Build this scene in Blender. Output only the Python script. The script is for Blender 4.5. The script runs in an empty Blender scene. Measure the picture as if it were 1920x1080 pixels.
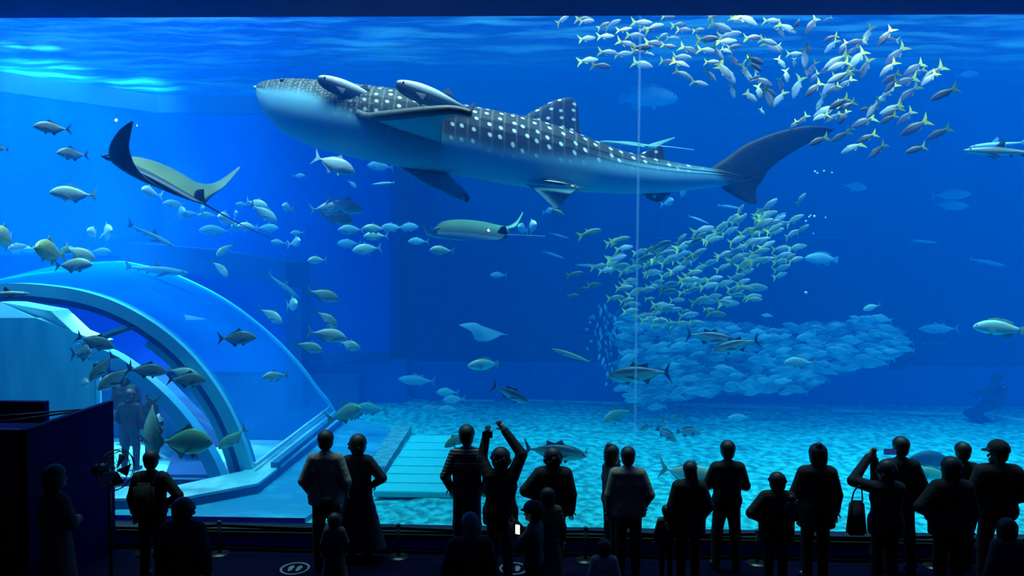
import bpy, bmesh, math, random
import numpy as np
from mathutils import Vector, Matrix, Euler
R = math.radians
scene = bpy.context.scene
col = scene.collection
random.seed(7)

# ------------------------------------------------------------------ camera
FPX = 1387.0                       # focal length in pixels of the 1920 frame
CAM = Vector((0.0, 0.0, 4.08))
RC = Matrix.Rotation(R(1.67), 3, 'Z') @ Matrix.Rotation(R(90 - 2.48), 3, 'X') @ Matrix.Rotation(R(0.33), 3, 'Z')
cd = bpy.data.cameras.new('camera'); cd.lens = FPX * 36 / 1920; cd.sensor_width = 36
cd.clip_start = .05; cd.clip_end = 300
cam = bpy.data.objects.new('camera', cd); col.objects.link(cam)
cam.matrix_world = Matrix.Translation(CAM) @ RC.to_4x4()
scene.camera = cam

def ray(px, py):
    return RC @ Vector(((px - 960) / FPX, -(py - 540) / FPX, -1))
def P(px, py, Y):                  # point of the view ray at depth Y (world y)
    d = ray(px, py); return CAM + d * (Y / d.y)
def PZ(px, py, z):                 # point of the view ray at height z
    d = ray(px, py); return CAM + d * ((z - CAM.z) / d.z)

# ------------------------------------------------------------------ world, light, exposure
scene.view_settings.view_transform = 'Standard'
scene.view_settings.look = 'None'
scene.view_settings.gamma = 1
scene.view_settings.use_curve_mapping = False
scene.view_settings.exposure = 0.0
w = bpy.data.worlds.new('world'); scene.world = w; w.use_nodes = True
w.node_tree.nodes['Background'].inputs[0].default_value = (.25, .5, 1, 1)
w.node_tree.nodes['Background'].inputs[1].default_value = 0.012
scene.cycles.max_bounces = 6
scene.cycles.diffuse_bounces = 2
scene.cycles.glossy_bounces = 2
scene.cycles.transmission_bounces = 4
scene.cycles.transparent_max_bounces = 10
scene.cycles.volume_bounces = 1
scene.cycles.use_denoising = True
scene.cycles.sample_clamp_indirect = 4.0
scene.cycles.caustics_reflective = False
scene.cycles.caustics_refractive = False

def light(name, kind, loc, energy, color, rot=(0, 0, 0), **kw):
    l = bpy.data.lights.new(name, kind); l.energy = energy; l.color = color
    for k, v in kw.items(): setattr(l, k, v)
    o = bpy.data.objects.new(name, l); col.objects.link(o); o.location = loc; o.rotation_euler = rot
    return o
# daylight coming down into the open tank; the hall roof keeps it off the visitors
SUNDIR = Vector((.08, .04, -1)).normalized()
sun = light('daylight', 'SUN', (0, 14, 20), 13.6, (.66, .93, 1.0), SUNDIR.to_track_quat('-Z', 'Y').to_euler(), angle=R(45))
# added spots standing in for natural light at the left, plus one at the right
for n, (x, y, e, sz, col_) in enumerate([(-10.7, 16.1, 15000, 56, (.5, .95, 1)), (-9.3, 17.3, 8000, 44, (.5, .95, 1)), (-9.5, 14.2, 22000, 7, (.6, 1, 1)), (-10.05, 14.0, 26000, 9, (.6, 1, 1)), (8.4, 17.8, 9000, 16, (.7, 1, 1))]):
    light('tank_spot', 'SPOT', (x, y, 10.5), e, col_, (0, 0, 0), spot_size=R(sz), spot_blend=.8, shadow_soft_size=.25)
# added strip light behind the lintel, brightens the fish sides facing the pane
light('front_fill', 'AREA', (0, 10.9, 9.4), 900, (.62, .88, 1.0), (R(38), 0, 0), shape='RECTANGLE', size=34, size_y=.8)
# added area light that brightens the inside of the vaulted room
light('room_fill', 'AREA', (-7.6, 15.2, 2.6), 90, (.55, .92, 1.0), (R(-12), 0, 0), shape='RECTANGLE', size=2.5, size_y=3.5)

# added dim blue fill for the hall, lifts the front panel and lintel
light('hall_fill', 'AREA', (0, 4.5, 8.7), 20, (.15, .3, 1.0), (R(14), 0, 0), shape='RECTANGLE', size=24, size_y=2)
# ------------------------------------------------------------------ helpers
def tag(o, label=None, cat=None, group=None, kind=None):
    if label: o['label'] = label
    if cat: o['category'] = cat
    if group: o['group'] = group
    if kind: o['kind'] = kind
    return o
def link_mesh(name, me, parent=None, smooth=True):
    o = bpy.data.objects.new(name, me); col.objects.link(o)
    if parent: o.parent = parent
    if smooth and len(me.polygons): me.polygons.foreach_set('use_smooth', [True] * len(me.polygons))
    return o
def mesh(name, verts, faces, mat, parent=None, smooth=True):
    me = bpy.data.meshes.new(name)
    me.from_pydata([tuple(v) for v in verts], [], [tuple(f) for f in faces]); me.update()
    if mat: me.materials.append(mat)
    return link_mesh(name, me, parent, smooth)
def empty(name, loc=(0, 0, 0), rz=0, parent=None):
    o = bpy.data.objects.new(name, None); col.objects.link(o); o.location = loc; o.rotation_euler = (0, 0, rz)
    o.empty_display_size = .1
    if parent: o.parent = parent
    return o
def from_bm(name, bm, mat, parent=None, smooth=False):
    me = bpy.data.meshes.new(name); bmesh.ops.recalc_face_normals(bm, faces=bm.faces[:]); bm.to_mesh(me); bm.free()
    if mat: me.materials.append(mat)
    return link_mesh(name, me, parent, smooth)
def bm_box(bm, lo, hi, bevel=0):
    x0, y0, z0 = lo; x1, y1, z1 = hi
    vs = [bm.verts.new(p) for p in ((x0,y0,z0),(x1,y0,z0),(x1,y1,z0),(x0,y1,z0),(x0,y0,z1),(x1,y0,z1),(x1,y1,z1),(x0,y1,z1))]
    fs = [bm.faces.new([vs[i] for i in f]) for f in ((0,3,2,1),(4,5,6,7),(0,1,5,4),(1,2,6,5),(2,3,7,6),(3,0,4,7))]
    if bevel:
        es = {e for f in fs for e in f.edges}
        bmesh.ops.bevel(bm, geom=list(es), offset=bevel, segments=2, affect='EDGES')
def box(name, lo, hi, mat, parent=None, bevel=0):
    bm = bmesh.new(); bm_box(bm, lo, hi, bevel); return from_bm(name, bm, mat, parent)
def prism(name, bottom, top, mat, parent=None):
    n = len(bottom); vs = list(bottom) + list(top)
    fs = [list(range(n))[::-1], list(range(n, 2 * n))] + [[i, (i + 1) % n, n + (i + 1) % n, n + i] for i in range(n)]
    bm = bmesh.new(); vv = [bm.verts.new(v) for v in vs]
    for f in fs: bm.faces.new([vv[i] for i in f])
    return from_bm(name, bm, mat, parent)
def smooth_path(pts, n):
    """Catmull-Rom through pts (Vectors), n points out"""
    pts = [Vector(p) for p in pts]; m = len(pts) - 1; out = []
    for k in range(n):
        t = k / (n - 1) * m; i = min(int(t), m - 1); f = t - i
        p0 = pts[max(i - 1, 0)]; p1 = pts[i]; p2 = pts[i + 1]; p3 = pts[min(i + 2, m)]
        out.append(.5 * ((2 * p1) + (p2 - p0) * f + (2 * p0 - 5 * p1 + 4 * p2 - p3) * f * f + (3 * p1 - p0 - 3 * p2 + p3) * f ** 3))
    return out
def tube_data(path, radii, seg=8, up=Vector((0, 0, 1)), flat=1.0):
    vs = []; fs = []; n = len(path)
    for i, p in enumerate(path):
        t = (path[min(i + 1, n - 1)] - path[max(i - 1, 0)]).normalized()
        a = t.cross(up)
        if a.length < 1e-3: a = t.cross(Vector((1, 0, 0)))
        a.normalize(); b = a.cross(t)
        r = radii[i] if hasattr(radii, '__len__') else radii
        for k in range(seg):
            q = 2 * math.pi * k / seg
            vs.append(p + a * (r * math.cos(q)) + b * (r * flat * math.sin(q)))
    for i in range(n - 1):
        for k in range(seg):
            fs.append((i * seg + k, i * seg + (k + 1) % seg, (i + 1) * seg + (k + 1) % seg, (i + 1) * seg + k))
    fs.append(tuple(range(seg))[::-1]); fs.append(tuple(range((n - 1) * seg, n * seg)))
    return vs, fs
def tube(name, path, radii, mat, parent=None, seg=8, flat=1.0, up=Vector((0, 0, 1))):
    vs, fs = tube_data(path, radii, seg, up, flat); return mesh(name, vs, fs, mat, parent)
def strip_bar(name, path, width_dir, w, th, mat, parent=None):
    """rectangular bar swept along path; width_dir = constant direction of width w, thickness th across"""
    vs = []; fs = []; n = len(path); W = Vector(width_dir).normalized()
    for i, p in enumerate(path):
        t = (path[min(i + 1, n - 1)] - path[max(i - 1, 0)]).normalized()
        nn = t.cross(W).normalized()
        for a, b in ((-1, -1), (1, -1), (1, 1), (-1, 1)):
            vs.append(p + W * (a * w / 2) + nn * (b * th / 2))
    for i in range(n - 1):
        for k in range(4): fs.append((i*4+k, i*4+(k+1)%4, (i+1)*4+(k+1)%4, (i+1)*4+k))
    fs += [(0, 1, 2, 3), (n*4-1, n*4-2, n*4-3, n*4-4)]
    return mesh(name, vs, fs, mat, parent, smooth=False)
def children(o): return [c for c in bpy.data.objects if c.parent == o]

# ------------------------------------------------------------------ materials
MATS = {}
def new_mat(name):
    m = bpy.data.materials.new(name); m.use_nodes = True; nt = m.node_tree
    for n in list(nt.nodes): nt.nodes.remove(n)
    out = nt.nodes.new('ShaderNodeOutputMaterial')
    return m, nt, out
def N(nt, t, **kw):
    n = nt.nodes.new(t)
    for k, v in kw.items(): setattr(n, k, v)
    return n
def noise_mat(name, c1, c2, scale=5, rough=.6, detail=4, bump=0, bscale=None, metallic=0, spec=.5, stretch=(1, 1, 1), contrast=(.35, .65)):
    if name in MATS: return MATS[name]
    m, nt, out = new_mat(name)
    b = N(nt, 'ShaderNodeBsdfPrincipled'); nt.links.new(b.outputs[0], out.inputs[0])
    b.inputs['Roughness'].default_value = rough; b.inputs['Metallic'].default_value = metallic
    b.inputs['Specular IOR Level'].default_value = spec
    tc = N(nt, 'ShaderNodeTexCoord'); mp = N(nt, 'ShaderNodeMapping'); mp.inputs['Scale'].default_value = stretch
    nt.links.new(tc.outputs['Object'], mp.inputs[0])
    no = N(nt, 'ShaderNodeTexNoise'); no.inputs['Scale'].default_value = scale; no.inputs['Detail'].default_value = detail
    nt.links.new(mp.outputs[0], no.inputs['Vector'])
    r = N(nt, 'ShaderNodeValToRGB'); r.color_ramp.elements[0].position = contrast[0]; r.color_ramp.elements[1].position = contrast[1]
    r.color_ramp.elements[0].color = (*c1, 1); r.color_ramp.elements[1].color = (*c2, 1)
    nt.links.new(no.outputs[0], r.inputs[0]); nt.links.new(r.outputs[0], b.inputs['Base Color'])
    if bump:
        n2 = N(nt, 'ShaderNodeTexNoise'); n2.inputs['Scale'].default_value = bscale or scale * 3; n2.inputs['Detail'].default_value = 5
        nt.links.new(mp.outputs[0], n2.inputs['Vector'])
        bp = N(nt, 'ShaderNodeBump'); bp.inputs['Strength'].default_value = bump; bp.inputs['Distance'].default_value = .05
        nt.links.new(n2.outputs[0], bp.inputs['Height']); nt.links.new(bp.outputs[0], b.inputs['Normal'])
    MATS[name] = m
    return m
def shade_mat(name, back, belly, z0, z1, rough=.35, nz=.15, spec=.5, metallic=0, speck=60):
    """countershaded skin: belly colour below z0 (object space), back colour above z1"""
    if name in MATS: return MATS[name]
    m, nt, out = new_mat(name)
    b = N(nt, 'ShaderNodeBsdfPrincipled'); nt.links.new(b.outputs[0], out.inputs[0])
    b.inputs['Roughness'].default_value = rough; b.inputs['Specular IOR Level'].default_value = spec; b.inputs['Metallic'].default_value = metallic
    tc = N(nt, 'ShaderNodeTexCoord'); sp = N(nt, 'ShaderNodeSeparateXYZ'); nt.links.new(tc.outputs['Object'], sp.inputs[0])
    mr = N(nt, 'ShaderNodeMapRange'); mr.inputs[1].default_value = z0; mr.inputs[2].default_value = z1
    nt.links.new(sp.outputs[2], mr.inputs[0])
    no = N(nt, 'ShaderNodeTexNoise'); no.inputs['Scale'].default_value = speck; nt.links.new(tc.outputs['Object'], no.inputs['Vector'])
    ad = N(nt, 'ShaderNodeMath', operation='MULTIPLY_ADD'); ad.inputs[1].default_value = nz * 2; nt.links.new(no.outputs[0], ad.inputs[0])
    su = N(nt, 'ShaderNodeMath', operation='SUBTRACT'); su.inputs[1].default_value = nz; nt.links.new(mr.outputs[0], su.inputs[0]); nt.links.new(su.outputs[0], ad.inputs[2])
    r = N(nt, 'ShaderNodeValToRGB'); r.color_ramp.elements[0].color = (*belly, 1); r.color_ramp.elements[1].color = (*back, 1)
    nt.links.new(ad.outputs[0], r.inputs[0]); nt.links.new(r.outputs[0], b.inputs['Base Color'])
    MATS[name] = m
    return m

# water body: a real participating medium, red dies out within a few metres
m_water, nt, out = new_mat('sea_water')
va = N(nt, 'ShaderNodeVolumeAbsorption'); va.inputs['Color'].default_value = (0.34, .79, .965, 1); va.inputs['Density'].default_value = .40
vs_ = N(nt, 'ShaderNodeVolumeScatter'); vs_.inputs['Color'].default_value = (.0, .24, 1.0, 1); vs_.inputs['Density'].default_value = .10
vs_.inputs['Anisotropy'].default_value = .0
ad = N(nt, 'ShaderNodeAddShader'); nt.links.new(va.outputs[0], ad.inputs[0]); nt.links.new(vs_.outputs[0], ad.inputs[1]); nt.links.new(ad.outputs[0], out.inputs['Volume'])

m_navy = noise_mat('navy_paint', (.006, .06, .26), (.008, .075, .32), 3, .6, spec=.1)
m_navy2 = noise_mat('navy_panel', (.003, .010, .70), (.004, .014, .80), 4, .6, spec=.1)
m_black = noise_mat('black_rubber', (.004, .004, .006), (.008, .008, .01), 8, .6)
m_hallfloor = noise_mat('dark_carpet', (.0008, .0012, .012), (.0015, .002, .02), 30, .9, bump=.3, spec=.05)
m_wall_dark = noise_mat('deep_blue_wall', (.0, .06, .22), (.0, .08, .28), .6, .8)
m_wall_blue = noise_mat('bright_blue_wall', (.0, .09, .66), (.0, .11, .75), .6, .8)
m_wall_low = noise_mat('blue_plinth', (.0, .16, .62), (.0, .2, .75), .7, .8)
m_concrete = noise_mat('dark_blue_structure', (.0, .035, .16), (.0, .06, .22), 1.2, .8)
m_pale = noise_mat('pale_edge', (.45, .75, .85), (.7, .95, 1.0), 2.5, .6)

# ------------------------------------------------------------------ setting
Y0 = 10.2; YB = 19.3; ZF = .33; ZS = 8.04
def struct(o): return tag(o, kind='structure')
# hall
struct(box('floor', (-16, -3, -.2), (16, 10.0, 0), m_hallfloor))
zb = lambda px, py: P(px, py, Y0).z
ztop = P(960, 28.5, Y0).z; zbot = P(1000, 989, Y0).z
s = box('wall_front', (-16, 10.0, 0), (16, 10.22, zbot - .005), m_navy2); struct(s)
struct(box('trim_1', (-16, 9.93, zbot - .09), (16, 9.995, zbot - .03), m_black)); struct(box('trim_0', (-16, 9.96, zbot - .0045), (16, 10.19, zbot + .004), m_black)); struct(box('trim_2', (-16, 9.95, zbot - .40 + .04), (16, 10.0, .035), m_black))
struct(box('wall_upper', (-16, 9.45, ztop), (16, 10.24, 8.9), m_navy))
struct(box('ceiling', (-16, -3, 8.9), (16, 10.2, 9.1), m_navy))
struct(box('wall_left', (-16.2, -3, 0), (-16, 10.2, 9.6), m_navy))
struct(box('wall_right', (16, -3, 0), (16.2, 10.2, 9.6), m_navy))
struct(box('wall_back', (-16.2, -3.2, 0), (16.2, -3, 9.6), m_navy))
# acrylic pane
m_glass, nt, out = new_mat('acrylic')
tr = N(nt, 'ShaderNodeBsdfTransparent'); tr.inputs[0].default_value = (.97, .985, 1, 1)
gl = N(nt, 'ShaderNodeBsdfGlossy'); gl.inputs['Roughness'].default_value = .0
mx = N(nt, 'ShaderNodeMixShader'); mx.inputs[0].default_value = .025
nt.links.new(tr.outputs[0], mx.inputs[1]); nt.links.new(gl.outputs[0], mx.inputs[2]); nt.links.new(mx.outputs[0], out.inputs[0])
xs = P(1195, 500, Y0).x
struct(mesh('window_1', [(-16, Y0, zbot - .02), (xs, Y0, zbot - .02), (xs, Y0, ztop + .05), (-16, Y0, ztop + .05)], [(0, 1, 2, 3)], m_glass, smooth=False))
struct(mesh('window_2', [(xs, Y0, zbot - .02), (16, Y0, zbot - .02), (16, Y0, ztop + .05), (xs, Y0, ztop + .05)], [(0, 1, 2, 3)], m_glass, smooth=False))
m_seam, nt, out = new_mat('acrylic_joint')
b = N(nt, 'ShaderNodeBsdfTranslucent'); b.inputs[0].default_value = (.55, .85, 1, 1); t2 = N(nt, 'ShaderNodeBsdfTransparent')
mx = N(nt, 'ShaderNodeMixShader'); mx.inputs[0].default_value = .2
nt.links.new(t2.outputs[0], mx.inputs[1]); nt.links.new(b.outputs[0], mx.inputs[2]); nt.links.new(mx.outputs[0], out.inputs[0])
struct(box('trim_3', (xs - .016, Y0 + .01, zbot - .02), (xs + .016, Y0 + .04, ztop), m_seam))
# lamps of the hall that mirror in the acrylic as small bright dots
m_lamp, nt, out = new_mat('lamp_glow'); e = N(nt, 'ShaderNodeEmission'); e.inputs[0].default_value = (1, .97, .95, 1); e.inputs[1].default_value = 90
nt.links.new(e.outputs[0], out.inputs[0])
def ball(name, c, r, mat, parent=None, seg=10, sc=(1, 1, 1)):
    bm = bmesh.new(); bmesh.ops.create_uvsphere(bm, u_segments=seg, v_segments=max(6, seg // 2 + 1), radius=r)
    for v in bm.verts: v.co = Vector((v.co.x * sc[0], v.co.y * sc[1], v.co.z * sc[2])) + Vector(c)
    return from_bm(name, bm, mat, parent, True)
for (px, py, r, lb) in ((218, 225, .045, 'brighter ceiling lamp mirrored above the dark manta ray'), (916, 432, .04, 'ceiling lamp mirrored on the middle manta ray'), (257, 235, .022, 'small dim lamp mirrored beside the dark wing tip')):
    q = P(px, py, Y0 + 10.2 + 2.2); q.y = 2 * Y0 - q.y          # behind the visitors
    L = empty('hall_lamp', q); tag(L, lb, 'lamp')
    ball('bulb', (0, 0, 0), r, m_lamp, L)
    tube('lamp_rod', [Vector((0, -.05, .02)), Vector((0, -.05, 8.9 - q.z))], .01, m_black, L)

# tank water, surface
struct(box('water', (-22, Y0 + .06, ZF - .15), (20, 12.0, ZS), m_water))       # the rest, round the vault, follows the vault
m_surf, nt, out = new_mat('water_surface')
tr = N(nt, 'ShaderNodeBsdfTransparent'); gl = N(nt, 'ShaderNodeBsdfGlossy'); gl.inputs['Roughness'].default_value = .22; gl.inputs[0].default_value = (.12, .46, .82, 1)
tl = N(nt, 'ShaderNodeBsdfTranslucent'); tl.inputs[0].default_value = (.12, .8, 1, 1)
no = N(nt, 'ShaderNodeTexNoise'); no.inputs['Scale'].default_value = 1.6; no.inputs['Detail'].default_value = 5
tc = N(nt, 'ShaderNodeTexCoord'); nt.links.new(tc.outputs['Object'], no.inputs['Vector'])
bp = N(nt, 'ShaderNodeBump'); bp.inputs['Strength'].default_value = .8; bp.inputs['Distance'].default_value = .25
nt.links.new(no.outputs[0], bp.inputs['Height']); nt.links.new(bp.outputs[0], gl.inputs['Normal'])
fr = N(nt, 'ShaderNodeFresnel'); fr.inputs[0].default_value = 1.33
m1 = N(nt, 'ShaderNodeMixShader'); nt.links.new(fr.outputs[0], m1.inputs[0]); nt.links.new(tr.outputs[0], m1.inputs[1]); nt.links.new(gl.outputs[0], m1.inputs[2])
n3 = N(nt, 'ShaderNodeTexNoise'); n3.inputs['Scale'].default_value = 1.0; n3.inputs['Detail'].default_value = 6; mp3 = N(nt, 'ShaderNodeMapping'); mp3.inputs['Scale'].default_value = (.5, 2.2, 1)
nt.links.new(tc.outputs['Object'], mp3.inputs[0]); nt.links.new(mp3.outputs[0], n3.inputs['Vector'])
r3 = N(nt, 'ShaderNodeMapRange'); r3.inputs[1].default_value = .46; r3.inputs[2].default_value = .74; r3.inputs[3].default_value = .006; r3.inputs[4].default_value = .10; nt.links.new(n3.outputs[0], r3.inputs[0])
m2 = N(nt, 'ShaderNodeMixShader'); nt.links.new(r3.outputs[0], m2.inputs[0]); nt.links.new(m1.outputs[0], m2.inputs[1]); nt.links.new(tl.outputs[0], m2.inputs[2])
nt.links.new(m2.outputs[0], out.inputs[0])
vs = []; fs = []; nx, ny = 140, 40
for j in range(ny + 1):
    for i in range(nx + 1):
        x = -22 + 42 * i / nx; y = Y0 + .1 + (YB - Y0 + .15) * j / ny
        vs.append((x, y, ZS + .012 + .03 * math.sin(x * 2.1 + y) * math.sin(y * 3.3 - x * .7) + .015 * math.sin(x * 6 + y * 4)))
for j in range(ny):
    for i in range(nx): a = j * (nx + 1) + i; fs.append((a, a + 1, a + nx + 2, a + nx + 1))
struct(mesh('water_surface', vs, fs, m_surf))

# tank shell
XL = P(730, 400, 18.3).x
struct(box('wall_tank_back', (-3.2, YB, ZF - .3), (20, YB + .3, 10.0), m_wall_dark))
zl = P(1200, 681, YB - .25).z
struct(box('wall_tank_low', (-3.2, YB - .25, ZF - .3), (20, YB - .01, zl), m_wall_low))
zlb = P(650, 662, 18.3).z
struct(box('wall_tank_upper_left', (-10.8, 18.3, zlb), (XL, YB + .3, 10.0), m_wall_blue))
# the corner at the left where the back wall comes forward
a = P(300, 300, 18.3); b_ = P(-60, 300, 15.5)
q = [(a.x, 18.3), (b_.x, 15.5), (b_.x - 6, 15.5), (b_.x - 6, 18.6), (a.x, 18.6)]
zw = P(300, 480, 17).z
struct(prism('wall_tank_left', [(x, y, zw) for x, y in q], [(x, y, 7.75) for x, y in q], m_wall_blue))
struct(box('rear_shade_slab', (-6.5, 15.2, 10.0), (20, YB + .3, 10.2), m_concrete))      # unseen slab added to dim the daylight over the tank's rear
struct(box('wall_tank_side', (-22.2, Y0, -1), (-22, YB + .3, 10), m_wall_blue))
struct(box('wall_tank_right', (19.5, Y0 + .3, -1), (19.8, YB + .3, 10), m_wall_blue))
# darker coping beam at the water line of the left wall
pts = [P(-60, 146, 15.35), P(70, 163, 16.3), P(190, 188, 17.25), P(300, 200, 18.15), P(730, 212, 18.25)]
strip_bar('trim_4', [Vector((p.x, p.y, 7.74 + .0 * i)) for i, p in enumerate(pts)], (0, 0, 1), .42, .35, noise_mat('dark_coping', (.0, .02, .09), (.0, .035, .13), 1.2, .8)); struct(bpy.data.objects['trim_4'])
# ------------------------------------------------------------------ tank floor
m_sand = noise_mat('pale_sand', (.005, .34, .40), (.05, .95, 1.0), 6.5, .9, detail=11, bump=.6, bscale=22, contrast=(.38, .60))
HX0, HX1, HY0, HY1 = -12.5, -4.35, 12.15, 19.2        # pit of the vaulted room
def sand_grid(x0, x1, y0, y1, name, step=.14):
    nx = max(2, int((x1 - x0) / step)); ny = max(2, int((y1 - y0) / step)); vs = []; fs = []
    for j in range(ny + 1):
        for i in range(nx + 1):
            x = x0 + (x1 - x0) * i / nx; y = y0 + (y1 - y0) * j / ny
            z = ZF + .014 * math.sin(x * 3.1 + 1.3 * math.sin(y * 2.2)) + .014 * math.sin(y * 4.7 + math.sin(x * 1.9) * 2) + random.uniform(-.012, .012) 
            kf = min(1, max(0, (y - Y0 - .1) / .7)); z = (zbot + .006) * (1 - kf) + z * kf          # levelled along the pane
            vs.append((x, y, z))
    for j in range(ny):
        for i in range(nx): a = j * (nx + 1) + i; fs.append((a, a + 1, a + nx + 2, a + nx + 1))
    return struct(mesh(name, vs, fs, m_sand))
sand_grid(-4.0, 19.6, Y0 + .02, YB, 'ground_sand')


# ------------------------------------------------------------------ smooth slab between the vaulted room and the sand
m_slab = noise_mat('pale_blue_slab', (.02, .34, .62), (.10, .62, .85), 1.1, .7, detail=6, contrast=(.45, .7), stretch=(1, 2.2, 1))  # pale patches of the noise paint caustic light onto the slab
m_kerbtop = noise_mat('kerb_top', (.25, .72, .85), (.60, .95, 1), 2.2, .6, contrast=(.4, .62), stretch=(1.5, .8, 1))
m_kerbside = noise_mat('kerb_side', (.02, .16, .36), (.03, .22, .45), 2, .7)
m_stone = noise_mat('stone_ledge', (.10, .36, .42), (.30, .62, .7), 7, .85, bump=.5)
lg0 = PZ(740, 798, ZF + .12); lg1 = PZ(628, 940, ZF + .12)
def flat(name, pts, z0, z1, mat, parent=None):
    return prism(name, [(p.x, p.y, z0) for p in pts], [(p.x, p.y, z1) for p in pts], mat, parent)
struct(flat('floor_slab', [Vector((-12.6, Y0 + .02, 0)), Vector((PZ(560, 989, ZF).x, Y0 + .02, 0)), PZ(640, 930, ZF), lg0, PZ(628, 775, ZF), PZ(470, 915, ZF), PZ(330, 945, ZF), Vector((-12.6, 11.9, 0))], ZF - .1, ZF + .03, m_slab))
struct(flat('trim_5', [PZ(692, 874, ZF + .1), PZ(741, 797, ZF + .1), PZ(772, 801, ZF + .1), PZ(722, 880, ZF + .1)], ZF - .1, ZF + .14, m_stone))
# light line at the foot of the back wall
for k, (a, b, th) in enumerate([((845, 751), (925, 752), .05), ((985, 751), (1165, 757), .05), ((1265, 759), (1500, 767), .06), ((1560, 770), (1805, 778), .06), ((1868, 785), (1960, 803), .16)]):
    p = PZ(*a, ZF + .05); q = PZ(*b, ZF + .05)
    struct(strip_bar('trim_%d' % (6 + k), [Vector((p.x, min(p.y, YB - .32), ZF + .06)), Vector((q.x, min(q.y, YB - .32), ZF + .06))], (0, 0, 1), th, .1, m_pale))
# slatted platform on the sand
m_board = noise_mat('pale_board', (.06, .98, 1.0), (.1, 1, 1), 1.5, .5)
pl = empty('slatted_platform', PZ(770, 922, ZF + .12)); tag(pl, 'pale cyan platform of seven wide boards lying on the sand', 'platform')
ys = [922, 905, 888, 873, 857, 843, 829, 815]
x0 = PZ(700, 922, .45).x; x1 = PZ(850, 922, .45).x
for a, b in zip(ys[:-1], ys[1:]):
    ya = PZ(770, a, .45).y; yb = PZ(770, b, .45).y - .035
    o = box('board', (x0, ya, .36), (x1, yb, .45), m_board, None, .012); o.parent = pl; o.matrix_parent_inverse = Matrix.Translation(-pl.location)
o = box('frame', (x0 + .1, PZ(770, 922, .45).y + .05, .30), (x1 - .1, PZ(770, 815, .45).y - .05, .37), m_kerbside); o.parent = pl; o.matrix_parent_inverse = Matrix.Translation(-pl.location)
# faint sliding shutters and rails on the back wall
for k, (x0, y0, x1, y1) in enumerate([(1233, 372, 1345, 448), (1690, 566, 1778, 640), (1490, 240, 1580, 445)]):
    a = P(x0, y1, YB - .03); b = P(x1, y0, YB - .03)
    o = box('wall_recess_%d' % (k + 1), (a.x, YB - .05, a.z), (b.x, YB - .005, b.z), m_concrete if k < 2 else m_wall_dark); struct(o)
for k, (x0, x1, y) in enumerate([(1355, 1480, 215), (1225, 1580, 446), (1700, 1776, 642), (1070, 1140, 629)]):
    a = P(x0, y, YB - .1); b = P(x1, y, YB - .1)
    struct(strip_bar('trim_%d' % (12 + k), [a, b], (0, 0, 1), .045, .08, m_wall_low))

# ------------------------------------------------------------------ dark structure behind the vaulted room
TY = 17.6
pts = [(-90, 466), (0, 463), (120, 458), (240, 454), (400, 468), (565, 494)]
top = [P(x, y, TY) for x, y in pts]; low = [P(x, y + 46, TY) for x, y in pts]
front = top + low[::-1]
o = prism('wall_structure_band', [(p.x, p.y, p.z) for p in front], [(p.x, p.y + .6, p.z) for p in front], m_concrete); struct(o)
a = P(535, 492, TY); b = P(566, 700, TY)
struct(box('wall_structure_post', (a.x, TY, ZF), (b.x, TY + .6, a.z), m_concrete))
a = P(-90, 500, 18.2); b = P(540, 480, 18.2)
struct(box('wall_structure_inner', (a.x, 18.1, 1.15), (b.x, 18.28, b.z), m_wall_blue))
# slanted buttress seen between the vault and the back wall
pp = [P(600, 664, 17.3), P(732, 664, 18.2), P(732, 680, 18.2), P(618, 684, 17.3)]
struct(prism('wall_lower_beam', pp, [p + Vector((0, .4, 0)) for p in pp], m_concrete))
a = P(600, 684, 18.6)
struct(box('wall_tank_low_left', (-12, 18.6, ZF - .3), (-3.2, 18.9, P(700, 676, 18.6).z), m_wall_low))

# ------------------------------------------------------------------ vaulted viewing room inside the tank
m_vault, nt, out = new_mat('vault_acrylic')
tr = N(nt, 'ShaderNodeBsdfTransparent'); tr.inputs[0].default_value = (.75, .93, 1, 1)
df = N(nt, 'ShaderNodeBsdfTranslucent'); df.inputs[0].default_value = (.0, .40, 1, 1)
dd = N(nt, 'ShaderNodeBsdfDiffuse'); dd.inputs[0].default_value = (.0, .34, .95, 1)
gl = N(nt, 'ShaderNodeBsdfGlossy'); gl.inputs['Roughness'].default_value = .08; gl.inputs[0].default_value = (.6, .9, 1, 1)
m0 = N(nt, 'ShaderNodeMixShader'); m0.inputs[0].default_value = .5; nt.links.new(df.outputs[0], m0.inputs[1]); nt.links.new(dd.outputs[0], m0.inputs[2])
m1 = N(nt, 'ShaderNodeMixShader'); m1.inputs[0].default_value = .45; nt.links.new(tr.outputs[0], m1.inputs[1]); nt.links.new(m0.outputs[0], m1.inputs[2])
m2 = N(nt, 'ShaderNodeMixShader'); m2.inputs[0].default_value = .06; nt.links.new(m1.outputs[0], m2.inputs[1]); nt.links.new(gl.outputs[0], m2.inputs[2])
nt.links.new(m2.outputs[0], out.inputs[0])
m_rib = noise_mat('pale_rib', (.12, .74, 1), (.18, .82, 1), 1.5, .5)
m_groove = noise_mat('dark_groove', (.0, .10, .32), (.0, .14, .40), 2, .6)
room = empty('vaulted_room', (-9, 12, ZF)); tag(room, 'acrylic barrel vaulted viewing room built inside the tank at the left', 'tunnel')
def par(o, p=room):
    o.parent = p; o.matrix_parent_inverse = p.matrix_basis.inverted() if p.parent is None else Matrix.Identity(4); return o
F1 = [(-420, 700), (-280, 610), (-130, 556), (0, 531), (100, 534), (180, 549), (250, 577), (320, 622), (380, 680), (430, 752), (465, 830), (482, 888)]
B1 = [(-150, 640), (-60, 560), (60, 508), (200, 490), (270, 498), (330, 515), (420, 560), (500, 620), (560, 680), (598, 730), (615, 750), (628, 772)]
n = 60
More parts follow.
